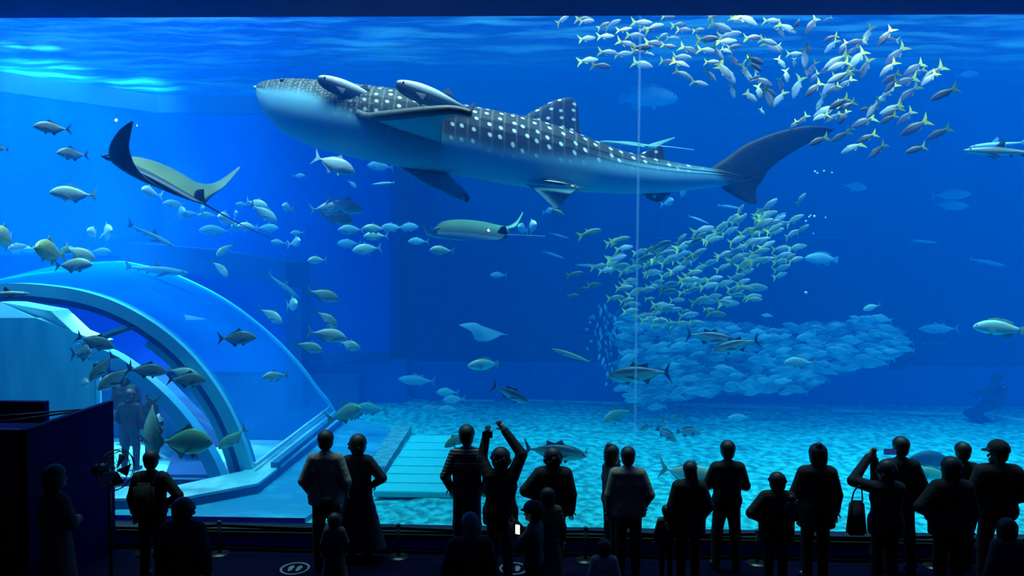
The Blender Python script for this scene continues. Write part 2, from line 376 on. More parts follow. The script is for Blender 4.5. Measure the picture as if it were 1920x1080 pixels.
pf = smooth_path([P(x, y, 12.1) for x, y in F1], n); pb = smooth_path([P(x, y, 16.6) for x, y in B1], n)
vs = []; fs = []; m = 10
for i in range(n):
    for j in range(m + 1): vs.append(pf[i].lerp(pb[i], j / m))
for i in range(n - 1):
    for j in range(m): a = i * (m + 1) + j; fs.append((a, a + 1, a + m + 2, a + m + 1))
par(mesh('vault_shell', vs, fs, m_vault))
def inset(path, d):
    c = Vector((path[len(path)//2].x - 1.0, path[0].y, .2)); out = []
    for i, p in enumerate(path):
        t = (path[min(i + 1, len(path) - 1)] - path[max(i - 1, 0)]).normalized()
        nn = Vector((-t.z, 0, t.x)).normalized()
        if nn.z > 0 or (abs(nn.z) < .3 and nn.x > 0): nn = -nn
        out.append(p + nn * d)
    return out
# water all round the vault (dry inside): the section is the vault outline
ring = [p for p in pf[::3] if p.x > -13.5]
sec = [(-22, ZS), (20, ZS), (20, ZF - .15), (ring[-1].x + .05, ZF - .15)] + [(p.x + .05, p.z + .03) for p in ring[::-1]] + [(ring[0].x, ZF - .15), (-22, ZF - .15)]
struct(prism('water', [(x, 12.001, z) for x, z in sec], [(x, YB + .3, z) for x, z in sec], m_water))
par(strip_bar('front_rib', inset(pf, .11), (0, 1, 0), .22, .20, m_rib))
par(strip_bar('rib_groove', inset(pf, .25), (0, 1, 0), .16, .12, m_groove))
par(strip_bar('inner_rib', [p + Vector((0, .05, 0)) for p in inset(pf[36:], .38)], (0, 1, 0), .16, .13, m_rib))
par(strip_bar('back_rib', inset(pb, .02), (0, 1, 0), .12, .05, m_rib))
mid = smooth_path([P(x, y, 12.6) for x, y in [(150, 655), (205, 668), (262, 705), (320, 757), (365, 812), (398, 865), (418, 915)]], 24)
par(strip_bar('low_arch', mid, (0, 1, 0), .25, .22, m_rib))
par(strip_bar('cross_beam', [P(150, 652, 12.1), P(205, 626, 12.1), P(262, 607, 12.1)], (0, 1, 0), .16, .11, m_rib))
par(strip_bar('cross_beam_groove', [P(165, 644, 12.05), P(205, 630, 12.05), P(255, 613, 12.05)], (0, 1, 0), .10, .05, m_groove))
# room inside: sunken floor, pale entrance block, dark back
m_roomfloor = noise_mat('room_floor', (.20, .62, .78), (.45, .88, .98), 1.3, .35, stretch=(.6, 2, 1))
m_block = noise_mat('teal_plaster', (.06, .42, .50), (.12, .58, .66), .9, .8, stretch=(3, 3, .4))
m_blocktop = noise_mat('lit_cornice', (.5, .98, 1), (.7, 1, 1), 1, .6)  # pale cyan puts the light on the block's top into the colour
par(box('room_floor', (HX0, HY0 - .1, -.62), (HX1, HY1, -.6), m_roomfloor))
par(box('room_side_wall', (HX1 - .02, HY0 - .05, -.6), (HX1 + .1, HY1 - 2.6, ZF + .28), m_kerbside))
par(box('room_back_wall', (HX0, HY1 - .9, -.6), (HX1, HY1 - .8, 1.1), m_groove))
par(box('room_front_wall', (HX0, HY0 - .15, -.6), (HX1 - .4, HY0 - .05, ZF), m_kerbside))
bl = [P(-200, 560, 12.9), P(66, 593, 12.9), P(184, 642, 13.4)]
zt = [P(-200, 596, 12.9).z, P(66, 596, 12.9).z, P(184, 640, 13.4).z]
bot = [(bl[0].x, 12.9), (bl[1].x, 12.9), (bl[2].x, 13.4), (bl[2].x - .5, 14.2), (bl[0].x, 14.2)]
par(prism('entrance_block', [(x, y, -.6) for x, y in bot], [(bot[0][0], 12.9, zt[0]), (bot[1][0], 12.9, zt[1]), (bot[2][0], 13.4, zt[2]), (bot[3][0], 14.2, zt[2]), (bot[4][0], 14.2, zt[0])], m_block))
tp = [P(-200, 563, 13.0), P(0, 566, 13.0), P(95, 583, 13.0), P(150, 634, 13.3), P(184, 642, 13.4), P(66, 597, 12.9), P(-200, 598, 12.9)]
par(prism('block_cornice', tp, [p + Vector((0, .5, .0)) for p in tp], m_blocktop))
q = P(184, 700, 13.4)
par(box('block_corner_trim', (q.x - .02, 13.36, -.6), (q.x + .05, 13.42, zt[2]), m_rib))
# dark platform, right of the walking visitors
q1 = [PZ(330, 835, -.25), PZ(395, 835, -.25), PZ(413, 890, -.25), PZ(310, 890, -.25)]
par(prism('dark_step', [(p.x, p.y, -.6) for p in q1], [(p.x, p.y, -.25) for p in q1], m_concrete))
q1 = [P(262, 690, 17.8), P(400, 840, 15.2), P(330, 790, 15.2), P(262, 760, 17.8)]
par(prism('dark_side', q1, [p + Vector((.3, .3, 0)) for p in q1], m_concrete))
# kerb round the vault
zk = .52
inn = [PZ(60, 905, zk), PZ(200, 912, zk), PZ(322, 912, zk), PZ(455, 883, zk), PZ(622, 764, zk)]
ou = [PZ(60, 930, zk), PZ(200, 935, zk), PZ(345, 932, zk), PZ(484, 906, zk), PZ(642, 782, zk)]
kerb = empty('vault_kerb', (-5, 11.5, ZF)); tag(kerb, 'low pale-topped kerb running along the foot of the vaulted room', 'kerb')
for i in range(4):
    q4 = [inn[i], inn[i + 1], ou[i + 1], ou[i]]
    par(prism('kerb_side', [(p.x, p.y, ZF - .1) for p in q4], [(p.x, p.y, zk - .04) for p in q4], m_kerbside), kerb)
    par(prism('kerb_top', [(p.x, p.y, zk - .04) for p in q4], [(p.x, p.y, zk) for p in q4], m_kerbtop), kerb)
a = PZ(478, 872, zk + .1); b = PZ(618, 764, zk + .1)
par(strip_bar('kerb_rail', [a, b], (0, 0, 1), .06, .05, m_pale), kerb)
# ------------------------------------------------------------------ fish builder
def loft(stations, M=12, sq=1.0):
    """stations: (x, ztop, zbot, halfwidth, ydisp)"""
    vs = []; fs = []
    for (x, zt, zb, hw, yd) in stations:
        c = (zt + zb) / 2; hh = (zt - zb) / 2
        for k in range(M):
            q = 2 * math.pi * k / M; cy = math.cos(q); sz = math.sin(q)
            vs.append((x, yd + hw * math.copysign(abs(cy) ** sq, cy), c + hh * math.copysign(abs(sz) ** sq, sz)))
    n = len(stations)
    for i in range(n - 1):
        for k in range(M): fs.append((i*M+k, i*M+(k+1)%M, (i+1)*M+(k+1)%M, (i+1)*M+k))
    fs.append(tuple(range(M))[::-1]); fs.append(tuple(range((n-1)*M, n*M)))
    return vs, fs
def plate(outline, th, bendf, tilt=None):
    """thin two-sided fin: outline of (x, z) around, thicker at its middle; tilt maps (x, y, z)"""
    n = len(outline); cx = sum(p[0] for p in outline) / n; cz = sum(p[1] for p in outline) / n
    vs = []; 
    for s in (-1, 1):
        vs.append((cx, s * th, cz))
        for x, z in outline: vs.append((x, s * th * .25, z))
    fs = []
    for k in range(n):
        a, b = 1 + k, 1 + (k + 1) % n
        fs.append((0, b, a)); fs.append((n + 1, n + 1 + a, n + 1 + b)); fs.append((a, b, n + 1 + b, n + 1 + a))
    out = []
    for (x, y, z) in vs:
        if tilt: x, y, z = tilt(x, y, z)
        out.append((x, y + bendf(x), z))
    return out, fs
KINDS = {
 # x from head(.5) to peduncle; (x, top, bottom, halfwidth)
 'trevally': dict(body=[(.5,.005,-.02,.006),(.47,.045,-.045,.03),(.42,.095,-.075,.05),(.33,.15,-.12,.068),(.2,.185,-.155,.075),(.06,.18,-.16,.068),(-.08,.135,-.125,.05),(-.2,.075,-.075,.03),(-.28,.03,-.032,.016),(-.345,.018,-.02,.010)],
    tail=[(-.33,.018),(-.40,.08),(-.5,.20),(-.465,.10),(-.42,.0),(-.465,-.10),(-.5,-.19),(-.40,-.08),(-.33,-.018)],
    dorsal=[(.16,.17),(.08,.26),(.04,.20),(-.1,.15),(-.26,.05),(-.27,.025),(-.1,.11)], anal=[(.03,-.15),(-.05,-.235),(-.07,-.17),(-.18,-.11),(-.27,-.05),(-.27,-.025),(-.1,-.1)],
    pect=[(.24,-.03),(.14,-.09),(.02,-.13),(.12,-.04),(.22,.0)], pelvic=[(.22,-.14),(.17,-.21),(.13,-.15)]),
 'fusilier': dict(body=[(.5,.0,-.015,.006),(.46,.035,-.04,.025),(.38,.08,-.075,.042),(.24,.115,-.11,.055),(.08,.12,-.115,.055),(-.08,.095,-.09,.042),(-.2,.06,-.055,.027),(-.3,.03,-.03,.014)],
    tail=[(-.24,.04),(-.36,.10),(-.52,.23),(-.45,.07),(-.38,.0),(-.45,-.07),(-.52,-.22),(-.36,-.10),(-.24,-.04)],
    dorsal=[(.2,.11),(.14,.155),(-.05,.13),(-.22,.075),(-.22,.05),(-.05,.085)], anal=[(.0,-.1),(-.06,-.15),(-.2,-.075),(-.2,-.045)],
    pect=[(.26,-.02),(.17,-.06),(.12,-.09),(.19,-.01)], pelvic=[(.2,-.1),(.15,-.15),(.12,-.1)]),
 'tuna': dict(body=[(.5,.0,-.01,.005),(.46,.035,-.04,.025),(.38,.075,-.08,.05),(.26,.11,-.12,.07),(.1,.125,-.135,.078),(-.06,.11,-.115,.065),(-.2,.07,-.075,.04),(-.32,.03,-.032,.018),(-.4,.012,-.012,.009)],
    tail=[(-.38,.012),(-.42,.07),(-.5,.19),(-.455,.07),(-.44,.0),(-.455,-.07),(-.5,-.19),(-.42,-.07),(-.38,-.012)],
    dorsal=[(.14,.11),(.07,.19),(.03,.13),(-.08,.105),(-.16,.16),(-.15,.085),(0,.10)], anal=[(-.04,-.11),(-.13,-.185),(-.12,-.1),(-.3,-.045),(-.3,-.02)],
    pect=[(.24,-.02),(.12,-.06),(-.02,-.09),(.1,-.02)], pelvic=[(.22,-.11),(.17,-.17),(.14,-.12)]),
 'barracuda': dict(body=[(.5,.0,-.006,.004),(.44,.018,-.02,.012),(.34,.038,-.038,.024),(.15,.055,-.055,.034),(-.05,.056,-.054,.034),(-.2,.042,-.04,.026),(-.34,.022,-.022,.013),(-.42,.014,-.014,.008)],
    tail=[(-.4,.012),(-.44,.05),(-.5,.09),(-.465,.03),(-.45,.0),(-.465,-.03),(-.5,-.09),(-.44,-.05),(-.4,-.012)],
    dorsal=[(.05,.05),(.02,.09),(-.02,.06),(-.2,.05),(-.22,.08),(-.28,.04),(-.1,.04)], anal=[(-.16,-.045),(-.21,-.085),(-.28,-.035)],
    pect=[(.28,-.01),(.2,-.04),(.17,-.02)], pelvic=[(.14,-.05),(.1,-.08),(.08,-.05)]),
 'grouper': dict(body=[(.5,-.02,-.05,.012),(.46,.04,-.085,.05),(.38,.095,-.115,.075),(.25,.15,-.145,.09),(.08,.175,-.16,.09),(-.1,.15,-.13,.07),(-.25,.09,-.085,.04),(-.36,.05,-.05,.02)],
    tail=[(-.34,.05),(-.42,.09),(-.49,.115),(-.5,.05),(-.5,-.05),(-.49,-.115),(-.42,-.09),(-.34,-.05)],
    dorsal=[(.25,.14),(.2,.2),(.05,.225),(-.12,.21),(-.24,.16),(-.28,.08),(0,.15)], anal=[(-.06,-.14),(-.14,-.22),(-.24,-.17),(-.26,-.08)],
    pect=[(.24,-.03),(.12,-.1),(.08,-.03),(.18,.01)], pelvic=[(.2,-.14),(.12,-.22),(.1,-.15)]),
 'remora': dict(body=[(.5,.02,-.01,.02),(.46,.035,-.035,.045),(.36,.05,-.055,.052),(.2,.06,-.065,.052),(0,.055,-.06,.042),(-.2,.035,-.04,.028),(-.36,.018,-.02,.014),(-.42,.012,-.014,.008)],
    tail=[(-.4,.012),(-.45,.05),(-.5,.07),(-.48,.0),(-.5,-.07),(-.45,-.05),(-.4,-.012)],
    dorsal=[(-.05,.05),(-.12,.095),(-.2,.05),(-.32,.025)], anal=[(-.05,-.05),(-.12,-.095),(-.2,-.05),(-.32,-.025)],
    pect=[(.26,-.01),(.14,-.05),(.12,-.01)], pelvic=[(.22,-.055),(.14,-.08),(.12,-.055)]),
 'shark': dict(body=[(.5,.01,-.0,.01),(.46,.025,-.025,.04),(.38,.045,-.045,.06),(.25,.06,-.06,.06),(.08,.065,-.062,.055),(-.1,.045,-.045,.04),(-.25,.028,-.028,.022),(-.36,.016,-.018,.012)],
    tail=[(-.34,.014),(-.42,.07),(-.5,.15),(-.46,.06),(-.43,-.01),(-.45,-.06),(-.40,-.04),(-.35,-.016)],
    dorsal=[(.12,.06),(.02,.17),(-.01,.13),(0,.055)], anal=[(-.2,-.03),(-.26,-.06),(-.27,-.025)],
    pect=[(.26,-.02),(.08,-.1),(.04,-.1),(.14,-.02)], pelvic=[(-.06,-.04),(-.12,-.08),(-.12,-.04)]),
}
def rs(body, n):
    """resample stations with a smooth curve"""
    pts = np.array(body); m = len(pts) - 1; out = []
    for k in range(n):
        t = k / (n - 1) * m; i = min(int(t), m - 1); f = t - i
        p0 = pts[max(i-1, 0)]; p1 = pts[i]; p2 = pts[i+1]; p3 = pts[min(i+2, m)]
        out.append(tuple(.5 * (2*p1 + (p2-p0)*f + (2*p0-5*p1+4*p2-p3)*f*f + (3*p1-p0-3*p2+p3)*f**3)))
    return out
FM = {}
def me_of(name, vs, fs, mat, smooth=True):
    me = bpy.data.meshes.new(name); me.from_pydata(vs, [], fs); me.update(); me.materials.append(mat)
    if smooth: me.polygons.foreach_set('use_smooth', [True] * len(me.polygons))
    return me
def fish_meshes(kind, bend, mats, n=20, M=12, key=''):
    k_ = (kind, bend, key)
    if k_ in FM: return FM[k_]
    K = KINDS[kind]; bf = lambda x: bend * (max(0, .25 - x)) ** 2 - bend * .06
    st = [(x, t, b, hw, bf(x)) for (x, t, b, hw) in rs(K['body'], n)]
    body = me_of(kind, *loft(st, M), mats['body'])
    parts = []
    wd = lambda x: np.interp(-x, [-s[0] for s in K['body']], [s[3] for s in K['body']])
    for nm, o, mt in (('tail_fin', K['tail'], 'tail'), ('dorsal_fin', K['dorsal'], 'fin'), ('anal_fin', K['anal'], 'fin')):
        parts.append((nm, me_of(nm, *plate(o, .009, bf), mats.get(mt, mats['fin']), False)))
    for sgn in (1, -1):
        parts.append(('pectoral_fin', me_of('pectoral_fin', *plate(K['pect'], .004, bf, lambda x, y, z, s=sgn: (x, s * (wd(.24) * .93 + (.24 - x) * .45) + y, z)), mats['fin'], False)))
        parts.append(('pelvic_fin', me_of('pelvic_fin', *plate(K['pelvic'], .004, bf, lambda x, y, z, s=sgn: (x, s * (.02 + (-.1 - z) * .3) + y, z)), mats['fin'], False)))
        ex = .435 if kind not in ('barracuda', 'shark', 'remora') else .42
        bm = bmesh.new(); bmesh.ops.create_icosphere(bm, subdivisions=1, radius=.016)
        h = np.interp(-ex, [-s[0] for s in K['body']], [s[1] for s in K['body']])
        for v in bm.verts: v.co = Vector((v.co.x + ex, v.co.y * .5 + sgn * wd(ex) * .88 + bf(ex), v.co.z + h * .38))
        me = bpy.data.meshes.new('eye'); bm.to_mesh(me); bm.free(); me.materials.append(mats['eye']); parts.append(('eye', me))
    FM[k_] = (body, parts)
    return FM[k_]
m_eye = noise_mat('fish_eye', (.01, .01, .012), (.02, .02, .02), 5, .15)
def fset(back, belly, fin, tail=None, nm='', z0=-.06, z1=.10, rough=.3, spec=.5, metallic=0):
    d = dict(body=shade_mat(nm + '_skin', back, belly, z0, z1, rough, .12, spec, metallic), fin=noise_mat(nm + '_fin', fin, tuple(c * 1.3 for c in fin), 8, .5), eye=m_eye)
    d['tail'] = noise_mat(nm + '_tail', tail, tuple(min(1, c * 1.2) for c in tail), 8, .5) if tail else d['fin']
    return d
FS = {
 'silver': fset((.40, .55, .42), (.92, 1, .92), (.35, .48, .40), None, 'trevally', -.10, .16, .28, .7),
 'bright': fset((.75, .9, .8), (1, 1, 1), (.7, .85, .8), None, 'bright_trevally', -.1, .2, .25, .8),  # lighter copy of the silver skin, also lightens trevallies in the whale's shadow
 'dark': fset((.10, .15, .12), (.45, .50, .42), (.06, .08, .09), None, 'dark_trevally', -.04, .12, .35, .5),
 'olive': fset((.16, .36, .22), (.36, .56, .38), (.12, .26, .18), None, 'olive_trevally', -.08, .16, .4, .4),
 'yellow': fset((.62, .55, .16), (.80, .74, .35), (.5, .46, .14), None, 'gold_trevally', -.08, .16, .4, .4),
 'tuna': fset((.03, .07, .09), (.70, .80, .62), (.03, .04, .06), (.02, .03, .05), 'tuna', -.035, .045, .3, .5),
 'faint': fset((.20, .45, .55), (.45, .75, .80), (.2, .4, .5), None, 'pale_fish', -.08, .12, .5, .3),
 'barracuda': fset((.30, .50, .38), (.85, 1, .85), (.2, .3, .25), None, 'barracuda', -.02, .03, .3, .6),
 'remora': fset((.75, .78, .70), (.035, .04, .045), (.10, .11, .11), None, 'remora', .005, .045, .4, .4),
 'shark': fset((.12, .22, .26), (.40, .58, .60), (.12, .2, .24), None, 'small_shark', -.03, .03, .5, .3),
 'fus_mauve': fset((.11, .09, .12), (.36, .31, .35), (.55, .50, .10), (1.0, .92, .10), 'mauve_fusilier', -.05, .07, .3, .5),
 'fus_silver': fset((.34, .38, .42), (.85, .88, .86), (.75, .70, .2), (1.0, .92, .10), 'silver_fusilier', -.08, .09, .28, .7),
 'fus_green': fset((.14, .24, .20), (.50, .66, .58), (.6, .66, .12), (.95, .95, .12), 'green_fusilier', -.05, .07, .3, .5),
}
def fish_matrix(px, py, L, ang, Y, toward=0, roll=0, hgt=1.0):
    c = P(px, py, Y); size = L * Y / FPX / max(.6, math.cos(R(toward)))
    d = ray(px, py); az = math.degrees(math.atan2(d.x, d.y)) * .8
    if toward >= 50:                                   # swims towards the pane: seen head-on
        ang = 8 if math.cos(R(ang)) > 0 else 172; toward = 70; size = L * Y / FPX / .55
    if math.cos(R(ang)) >= 0: rot = Matrix.Rotation(R(-toward - az), 4, 'Z') @ Matrix.Rotation(-R(ang), 4, 'Y')
    else: rot = Matrix.Rotation(R(180 + toward - az), 4, 'Z') @ Matrix.Rotation(-(R(180) - R(ang)), 4, 'Y')
    return Matrix.Translation(c) @ rot @ Matrix.Rotation(R(roll), 4, 'X') @ Matrix.Diagonal((size, size, size * hgt, 1))
def fish(name, kind, skin, px, py, L, ang, Y, toward=0, roll=0, bend=None, hgt=1.0, label=None, cat='fish', group=None, parts='all', mats=None):
    if bend is None: bend = random.choice((-.35, 0, .35))
    body, pts = fish_meshes(kind, bend, FS[skin], key=skin)
    o = bpy.data.objects.new(name, body); col.objects.link(o); o.matrix_world = fish_matrix(px, py, L, ang, Y, toward, roll, hgt)
    for nm, me in pts:
        if parts == 'all' or nm in parts:
            c = bpy.data.objects.new(nm, me); col.objects.link(c); c.parent = o
    tag(o, label, cat, group)
    return o
T = 'trevally'
# name, kind, skin, px, py, length px, heading, Y, toward, label
LIST = [
 (T,T,'dark',98,240,58,180,11.4,20,'dark-finned trevally nearest the top left, facing left above two others'),
 (T,T,'dark',137,289,50,182,11.8,35,'dark trevally facing left just above the palest of the left column'),
 (T,T,'silver',138,364,78,178,11.6,8,'long pale silver trevally facing left in the open blue below the two dark ones'),
 (T,T,'dark',-2,278,36,180,11.6,30,'dark fish cut by the left frame edge, tail outside'),
 (T,T,'yellow',11,446,60,265,11.8,62,'golden fish seen head-on, hanging upright over the vault near the left edge'),
 (T,T,'yellow',96,472,62,240,11.6,55,'golden fish facing down towards the glass above the vault'),
 (T,T,'silver',148,474,62,-24,11.9,10,'silver trevally tilting down to the right beside the golden fish'),
 (T,T,'silver',136,497,70,2,11.7,10,'silver trevally facing right, lowest of the cluster over the vault'),
 (T,T,'silver',37,463,34,190,13.0,40,'small silver fish left of the golden pair'),
 (T,T,'silver',30,472,26,20,13.2,30,'tiny silver fish under the golden head-on fish'),
 (T,T,'olive',120,470,40,10,12.6,20,'olive fish half hidden behind the golden one over the vault'),
 (T,T,'faint',187,472,40,0,14.2,10,'faint fish at the right rim of the cluster over the vault'),
 (T,T,'faint',60,468,36,180,14.0,10,'faint fish in front of the dark band at the left'),
 (T,T,'bright',176,437,30,180,13.4,66,'small bright fish turning head-on below the manta ray'),
 (T,T,'bright',200,438,46,-80,13.6,60,'thin bright fish standing upright below the manta ray'),
 (T,T,'bright',282,362,34,200,13.4,50,'small bright fish tucked under the dark manta wing'),
 (T,T,'faint',328,383,42,180,14.6,20,'pale fish behind the manta body, first from the left'),
 (T,T,'faint',338,404,44,80,14.8,55,'upright pale fish below the manta body'),
 (T,T,'faint',358,402,30,190,15,40,'rounded pale fish below the manta body'),
 (T,T,'faint',378,394,24,90,15,50,'slim pale fish below the manta tail root'),
 (T,T,'faint',392,405,40,180,15.2,10,'pale fish facing left under the manta tail'),
 (T,T,'silver',425,413,40,150,13.8,50,'silver fish turning beneath the manta tail'),
 (T,T,'faint',441,402,20,90,14.4,50,'tiny pale upright fish on the manta tail'),
 (T,T,'silver',422,468,34,215,13.8,40,'round silver fish above the dark band corner'),
 (T,T,'silver',413,503,34,-40,13.8,45,'round silver fish in front of the dark band'),
 (T,T,'silver',480,382,46,-15,13.8,20,'silver fish at the top of the knot right of the manta tail'),
 (T,T,'silver',494,399,58,-35,13.4,10,'silver fish tilting down right of the manta tail'),
 (T,T,'bright',466,426,40,178,13.4,30,'bright fish facing left under the knot by the manta tail'),
 (T,T,'faint',445,428,26,100,14.8,50,'faint round fish left of the bright one by the manta tail'),
 (T,T,'faint',500,428,44,0,15,10,'faint fish low in the knot right of the manta tail'),
 (T,T,'faint',455,384,24,180,15.2,30,'faint round fish left of the knot'),
 (T,T,'faint',405,433,60,180,15.4,0,'faint long fish below the manta tail'),
 (T,T,'faint',540,391,28,100,14.4,55,'small upright fish alone in the blue'),
 (T,T,'faint',523,455,28,175,14.2,25,'small fish facing left above the dark post'),
 (T,T,'faint',557,437,24,185,14.6,30,'tiny rounded fish, upper of two by the dark post'),
 (T,T,'silver',554,455,28,80,14.0,60,'tiny upright silver fish, lower of two by the dark post'),
 (T,T,'bright',626,308,84,-22,11.5,0,'brilliant white trevally right under the whale shark'),
 (T,T,'bright',645,385,74,-18,12.4,5,'large silver trevally with a dark raised tail'),
 (T,T,'bright',613,390,60,8,13.0,10,'pale trevally partly behind the large silver one'),
 (T,T,'bright',631,409,66,-12,12.2,5,'silver trevally facing right, lowest of three'),
 (T,T,'faint',659,431,50,182,13.8,10,'pale blue fish facing left below the trio'),
 (T,T,'silver',703,429,46,180,13.6,10,'silver fish facing left, upper of a pair'),
 (T,T,'silver',705,443,46,182,13.8,10,'silver fish facing left, lower of a pair'),
 (T,T,'faint',736,427,44,180,14.6,0,'faint fish in the line towards the middle manta'),
 (T,T,'faint',763,426,44,0,14.8,0,'faint fish facing right in the line towards the middle manta'),
 (T,T,'silver',689,467,56,186,14.2,5,'olive silver fish facing left below the pair'),
 (T,T,'faint',655,457,46,180,15.4,0,'ghostly fish below the trio of trevallies'),
 (T,T,'faint',785,453,40,180,14.6,0,'pale fish left of the one under the middle manta'),
 (T,T,'silver',829,470,48,178,13.4,0,'pale fish facing left just under the middle manta'),
 (T,T,'silver',595,488,34,182,13.6,35,'rounded silver fish alone beside the bright blue wall'),
 (T,T,'silver',605,553,64,-18,12.2,0,'silver trevally with forked tail above the trio at the blue wall'),
 (T,T,'silver',613,597,44,-32,12.4,40,'rounded silver fish in the middle of the blue wall column'),
 (T,T,'bright',613,628,74,-12,11.8,5,'largest brightest trevally of the blue wall column'),
 (T,T,'silver',578,650,56,-18,12.2,5,'silver trevally at the lower left of the blue wall column'),
 (T,T,'silver',654,647,46,-12,12.8,30,'dull silver fish tucked right of the brightest trevally'),
 (T,T,'silver',508,591,46,-28,13.0,40,'olive silver fish on the rim of the vault'),
 (T,T,'silver',547,572,38,-70,13.2,50,'fish seen head-on in front of the dark post'),
 (T,T,'dark',443,634,74,2,11.9,5,'dark-tailed trevally facing right over the blue vault'),
 (T,T,'silver',517,705,48,182,12.2,20,'silver trevally facing left low over the vault'),
 (T,T,'dark',178,641,70,-20,11.6,10,'olive dark trevally at the corner of the entrance block'),
 (T,T,'dark',157,661,44,-60,11.8,50,'fish seen head-on beside the entrance block'),
 (T,T,'dark',192,689,62,228,11.6,20,'dark trevally diving left with its tail up'),
 (T,T,'dark',218,708,64,205,11.5,40,'broad olive trevally left of the walking visitors'),
 (T,T,'dark',275,694,72,-8,11.5,5,'dark trevally with raised tail inside the arch'),
 (T,T,'silver',342,699,62,-14,11.8,5,'pale trevally above the dark one at the arch'),
 (T,T,'dark',350,712,72,-4,11.5,5,'dark trevally under the pale one at the arch'),
 (T,T,'silver',158,718,30,90,11.8,60,'tiny fish before the teal wall'),
 (T,T,'olive',437,822,62,212,11.8,10,'olive fish swimming down left across the ribs of the vault'),
 (T,T,'olive',345,829,104,-2,10.9,15,'huge deep-bodied trevally seen from behind, lower left'),
 (T,T,'dark',283,802,92,-80,11.2,40,'dark trevally hanging head down in front of the visitors in the vault'),
 (T,T,'olive',648,775,62,20,12.4,45,'olive trevally turning at the end of the kerb'),
 (T,T,'olive',697,766,62,178,15.0,0,'blurred olive fish right of the kerb end'),
 (T,T,'faint',840,736,44,178,15.2,0,'pale fish, upper left of four over the sand'),
 (T,T,'faint',852,749,44,182,15.2,0,'pale fish, second of four over the sand'),
 (T,T,'faint',808,765,32,180,16,0,'faintest of four pale fish over the sand'),
 (T,T,'faint',842,768,42,180,15.6,0,'lowest of four pale fish over the sand'),
 (T,'grouper','silver',908,684,62,178,13.6,20,'deep-bodied fish facing left above the tuna'),
 ('tuna','tuna','tuna',958,738,74,-24,13.0,15,'tuna with a dark upright tail diving right over the sand edge'),
 ('barracuda','barracuda','barracuda',1071,666,80,163,12.6,0,'slim barracuda facing up left beside the silver shoal'),
 (T,T,'olive',1158,778,54,196,13.8,40,'olive fish turning left on the sand beside the pane joint'),
 ('tuna','tuna','faint',782,713,72,175,16.4,0,'ghostly long fish in front of the back wall'),
 (T,T,'olive',856,825,50,205,11.6,20,'olive fish half hidden behind the man in the striped shirt'),
 ('tuna','tuna','tuna',1042,846,118,-6,11.6,10,'big tuna with a dark lunate tail low over the sand'),
 (T,T,'olive',1080,850,52,182,12.4,10,'olive fish overlapping the big low tuna'),
 (T,T,'silver',1290,890,116,-4,10.9,8,'large silver fish behind the ponytailed woman'),
 ('tuna','tuna','tuna',1197,700,118,186,12.4,5,'large tuna facing left in the silver shoal'),
 ('tuna','tuna','tuna',1333,632,88,-6,12.8,10,'tuna facing right inside the shoal'),
 ('tuna','tuna','tuna',1378,647,86,196,12.6,10,'tuna facing left down behind the first'),
 (T,T,'faint',1500,680,56,182,12.6,10,'bright cyan fish facing left alone in front of the shoal'),
 ('grouper','grouper','silver',1873,615,82,176,11.8,5,'stout grey fish facing left near the right edge'),
 (T,'grouper','olive',1748,888,70,178,12.3,5,'olive fish just above the sand under the dark stingray'),
 ('grouper','grouper','faint',1541,485,60,176,14.6,5,'spotted fish facing left right of the yellow-tailed school'),
 ('giant_grouper','grouper','faint',1213,182,112,-3,16.2,5,'giant grouper, faint, above the tail half of the whale shark'),
 ('giant_grouper','grouper','faint',1192,126,120,2,17.8,5,'giant grouper, faintest, behind the yellow-tailed fish'),
 ('shark','shark','tuna',1882,284,128,176,11.8,5,'grey shark with pale flank cut by the right edge'),
 ('shark','shark','faint',1872,272,90,182,13.0,5,'pale fish above the grey shark at the right edge'),
 (T,T,'faint',1812,140,38,0,16,0,'faint fish alone at the upper right'),
 (T,T,'faint',1601,350,44,-8,16.8,0,'faint fish right of the whale shark tail'),
 (T,'tuna','faint',1783,365,66,2,17,0,'upper of two ghostly fish at the right'),
 (T,'tuna','faint',1782,385,60,-4,17,0,'lower of two ghostly fish at the right'),
 (T,'barracuda','faint',1733,453,46,-6,17,0,'ghostly slim fish right of the school'),
 (T,'barracuda','faint',1852,492,60,-12,17,0,'ghostly slim fish near the right edge'),
 (T,T,'silver',1635,576,32,200,14.4,0,'small pale fish above the right end of the shoal'),
 (T,'tuna','faint',1760,616,66,184,17,0,'ghostly fish before the dark recess'),
 (T,'barracuda','faint',719,344,44,186,14.2,0,'slim pale fish left of the shark pectoral fin'),
 (T,T,'faint',714,312,50,178,15.2,0,'ghostly fish against the belly of the whale shark'),
 (T,T,'faint',547,45,26,240,15,30,'small pale fish at the top beam, right of three'),
 (T,T,'faint',518,41,24,90,15,50,'small pale fish at the top beam, middle of three'),
 (T,'barracuda','faint',483,55,22,80,15,30,'small pale fish at the top beam, left of three'),
 (T,'barracuda','faint',417,54,24,-55,15,20,'curved pale fish alone under the top beam'),
 (T,T,'faint',935,516,32,180,16,0,'small faint fish below the middle manta'),
 (T,'barracuda','faint',1103,498,50,178,16.6,0,'ghostly slim fish left of the yellow-tailed school'),
 (T,'barracuda','faint',1038,478,44,-18,16.6,0,'ghostly slim fish below the manta tail tip'),
 (T,'barracuda','faint',1048,442,40,-14,16.6,0,'ghostly slim fish at the manta tail tip'),
 (T,T,'bright',996,426,34,80,13.4,60,'bright upright fish crossing the manta tail'),
 (T,T,'faint',981,430,30,100,14.2,60,'pale upright fish left of the bright one on the manta tail'),
 (T,T,'faint',1253,380,24,-80,14.6,50,'small pale fish under the anal fin of the whale shark'),
 (T,T,'faint',1278,362,28,85,14.2,50,'small pale upright fish at the whale shark tail stalk'),
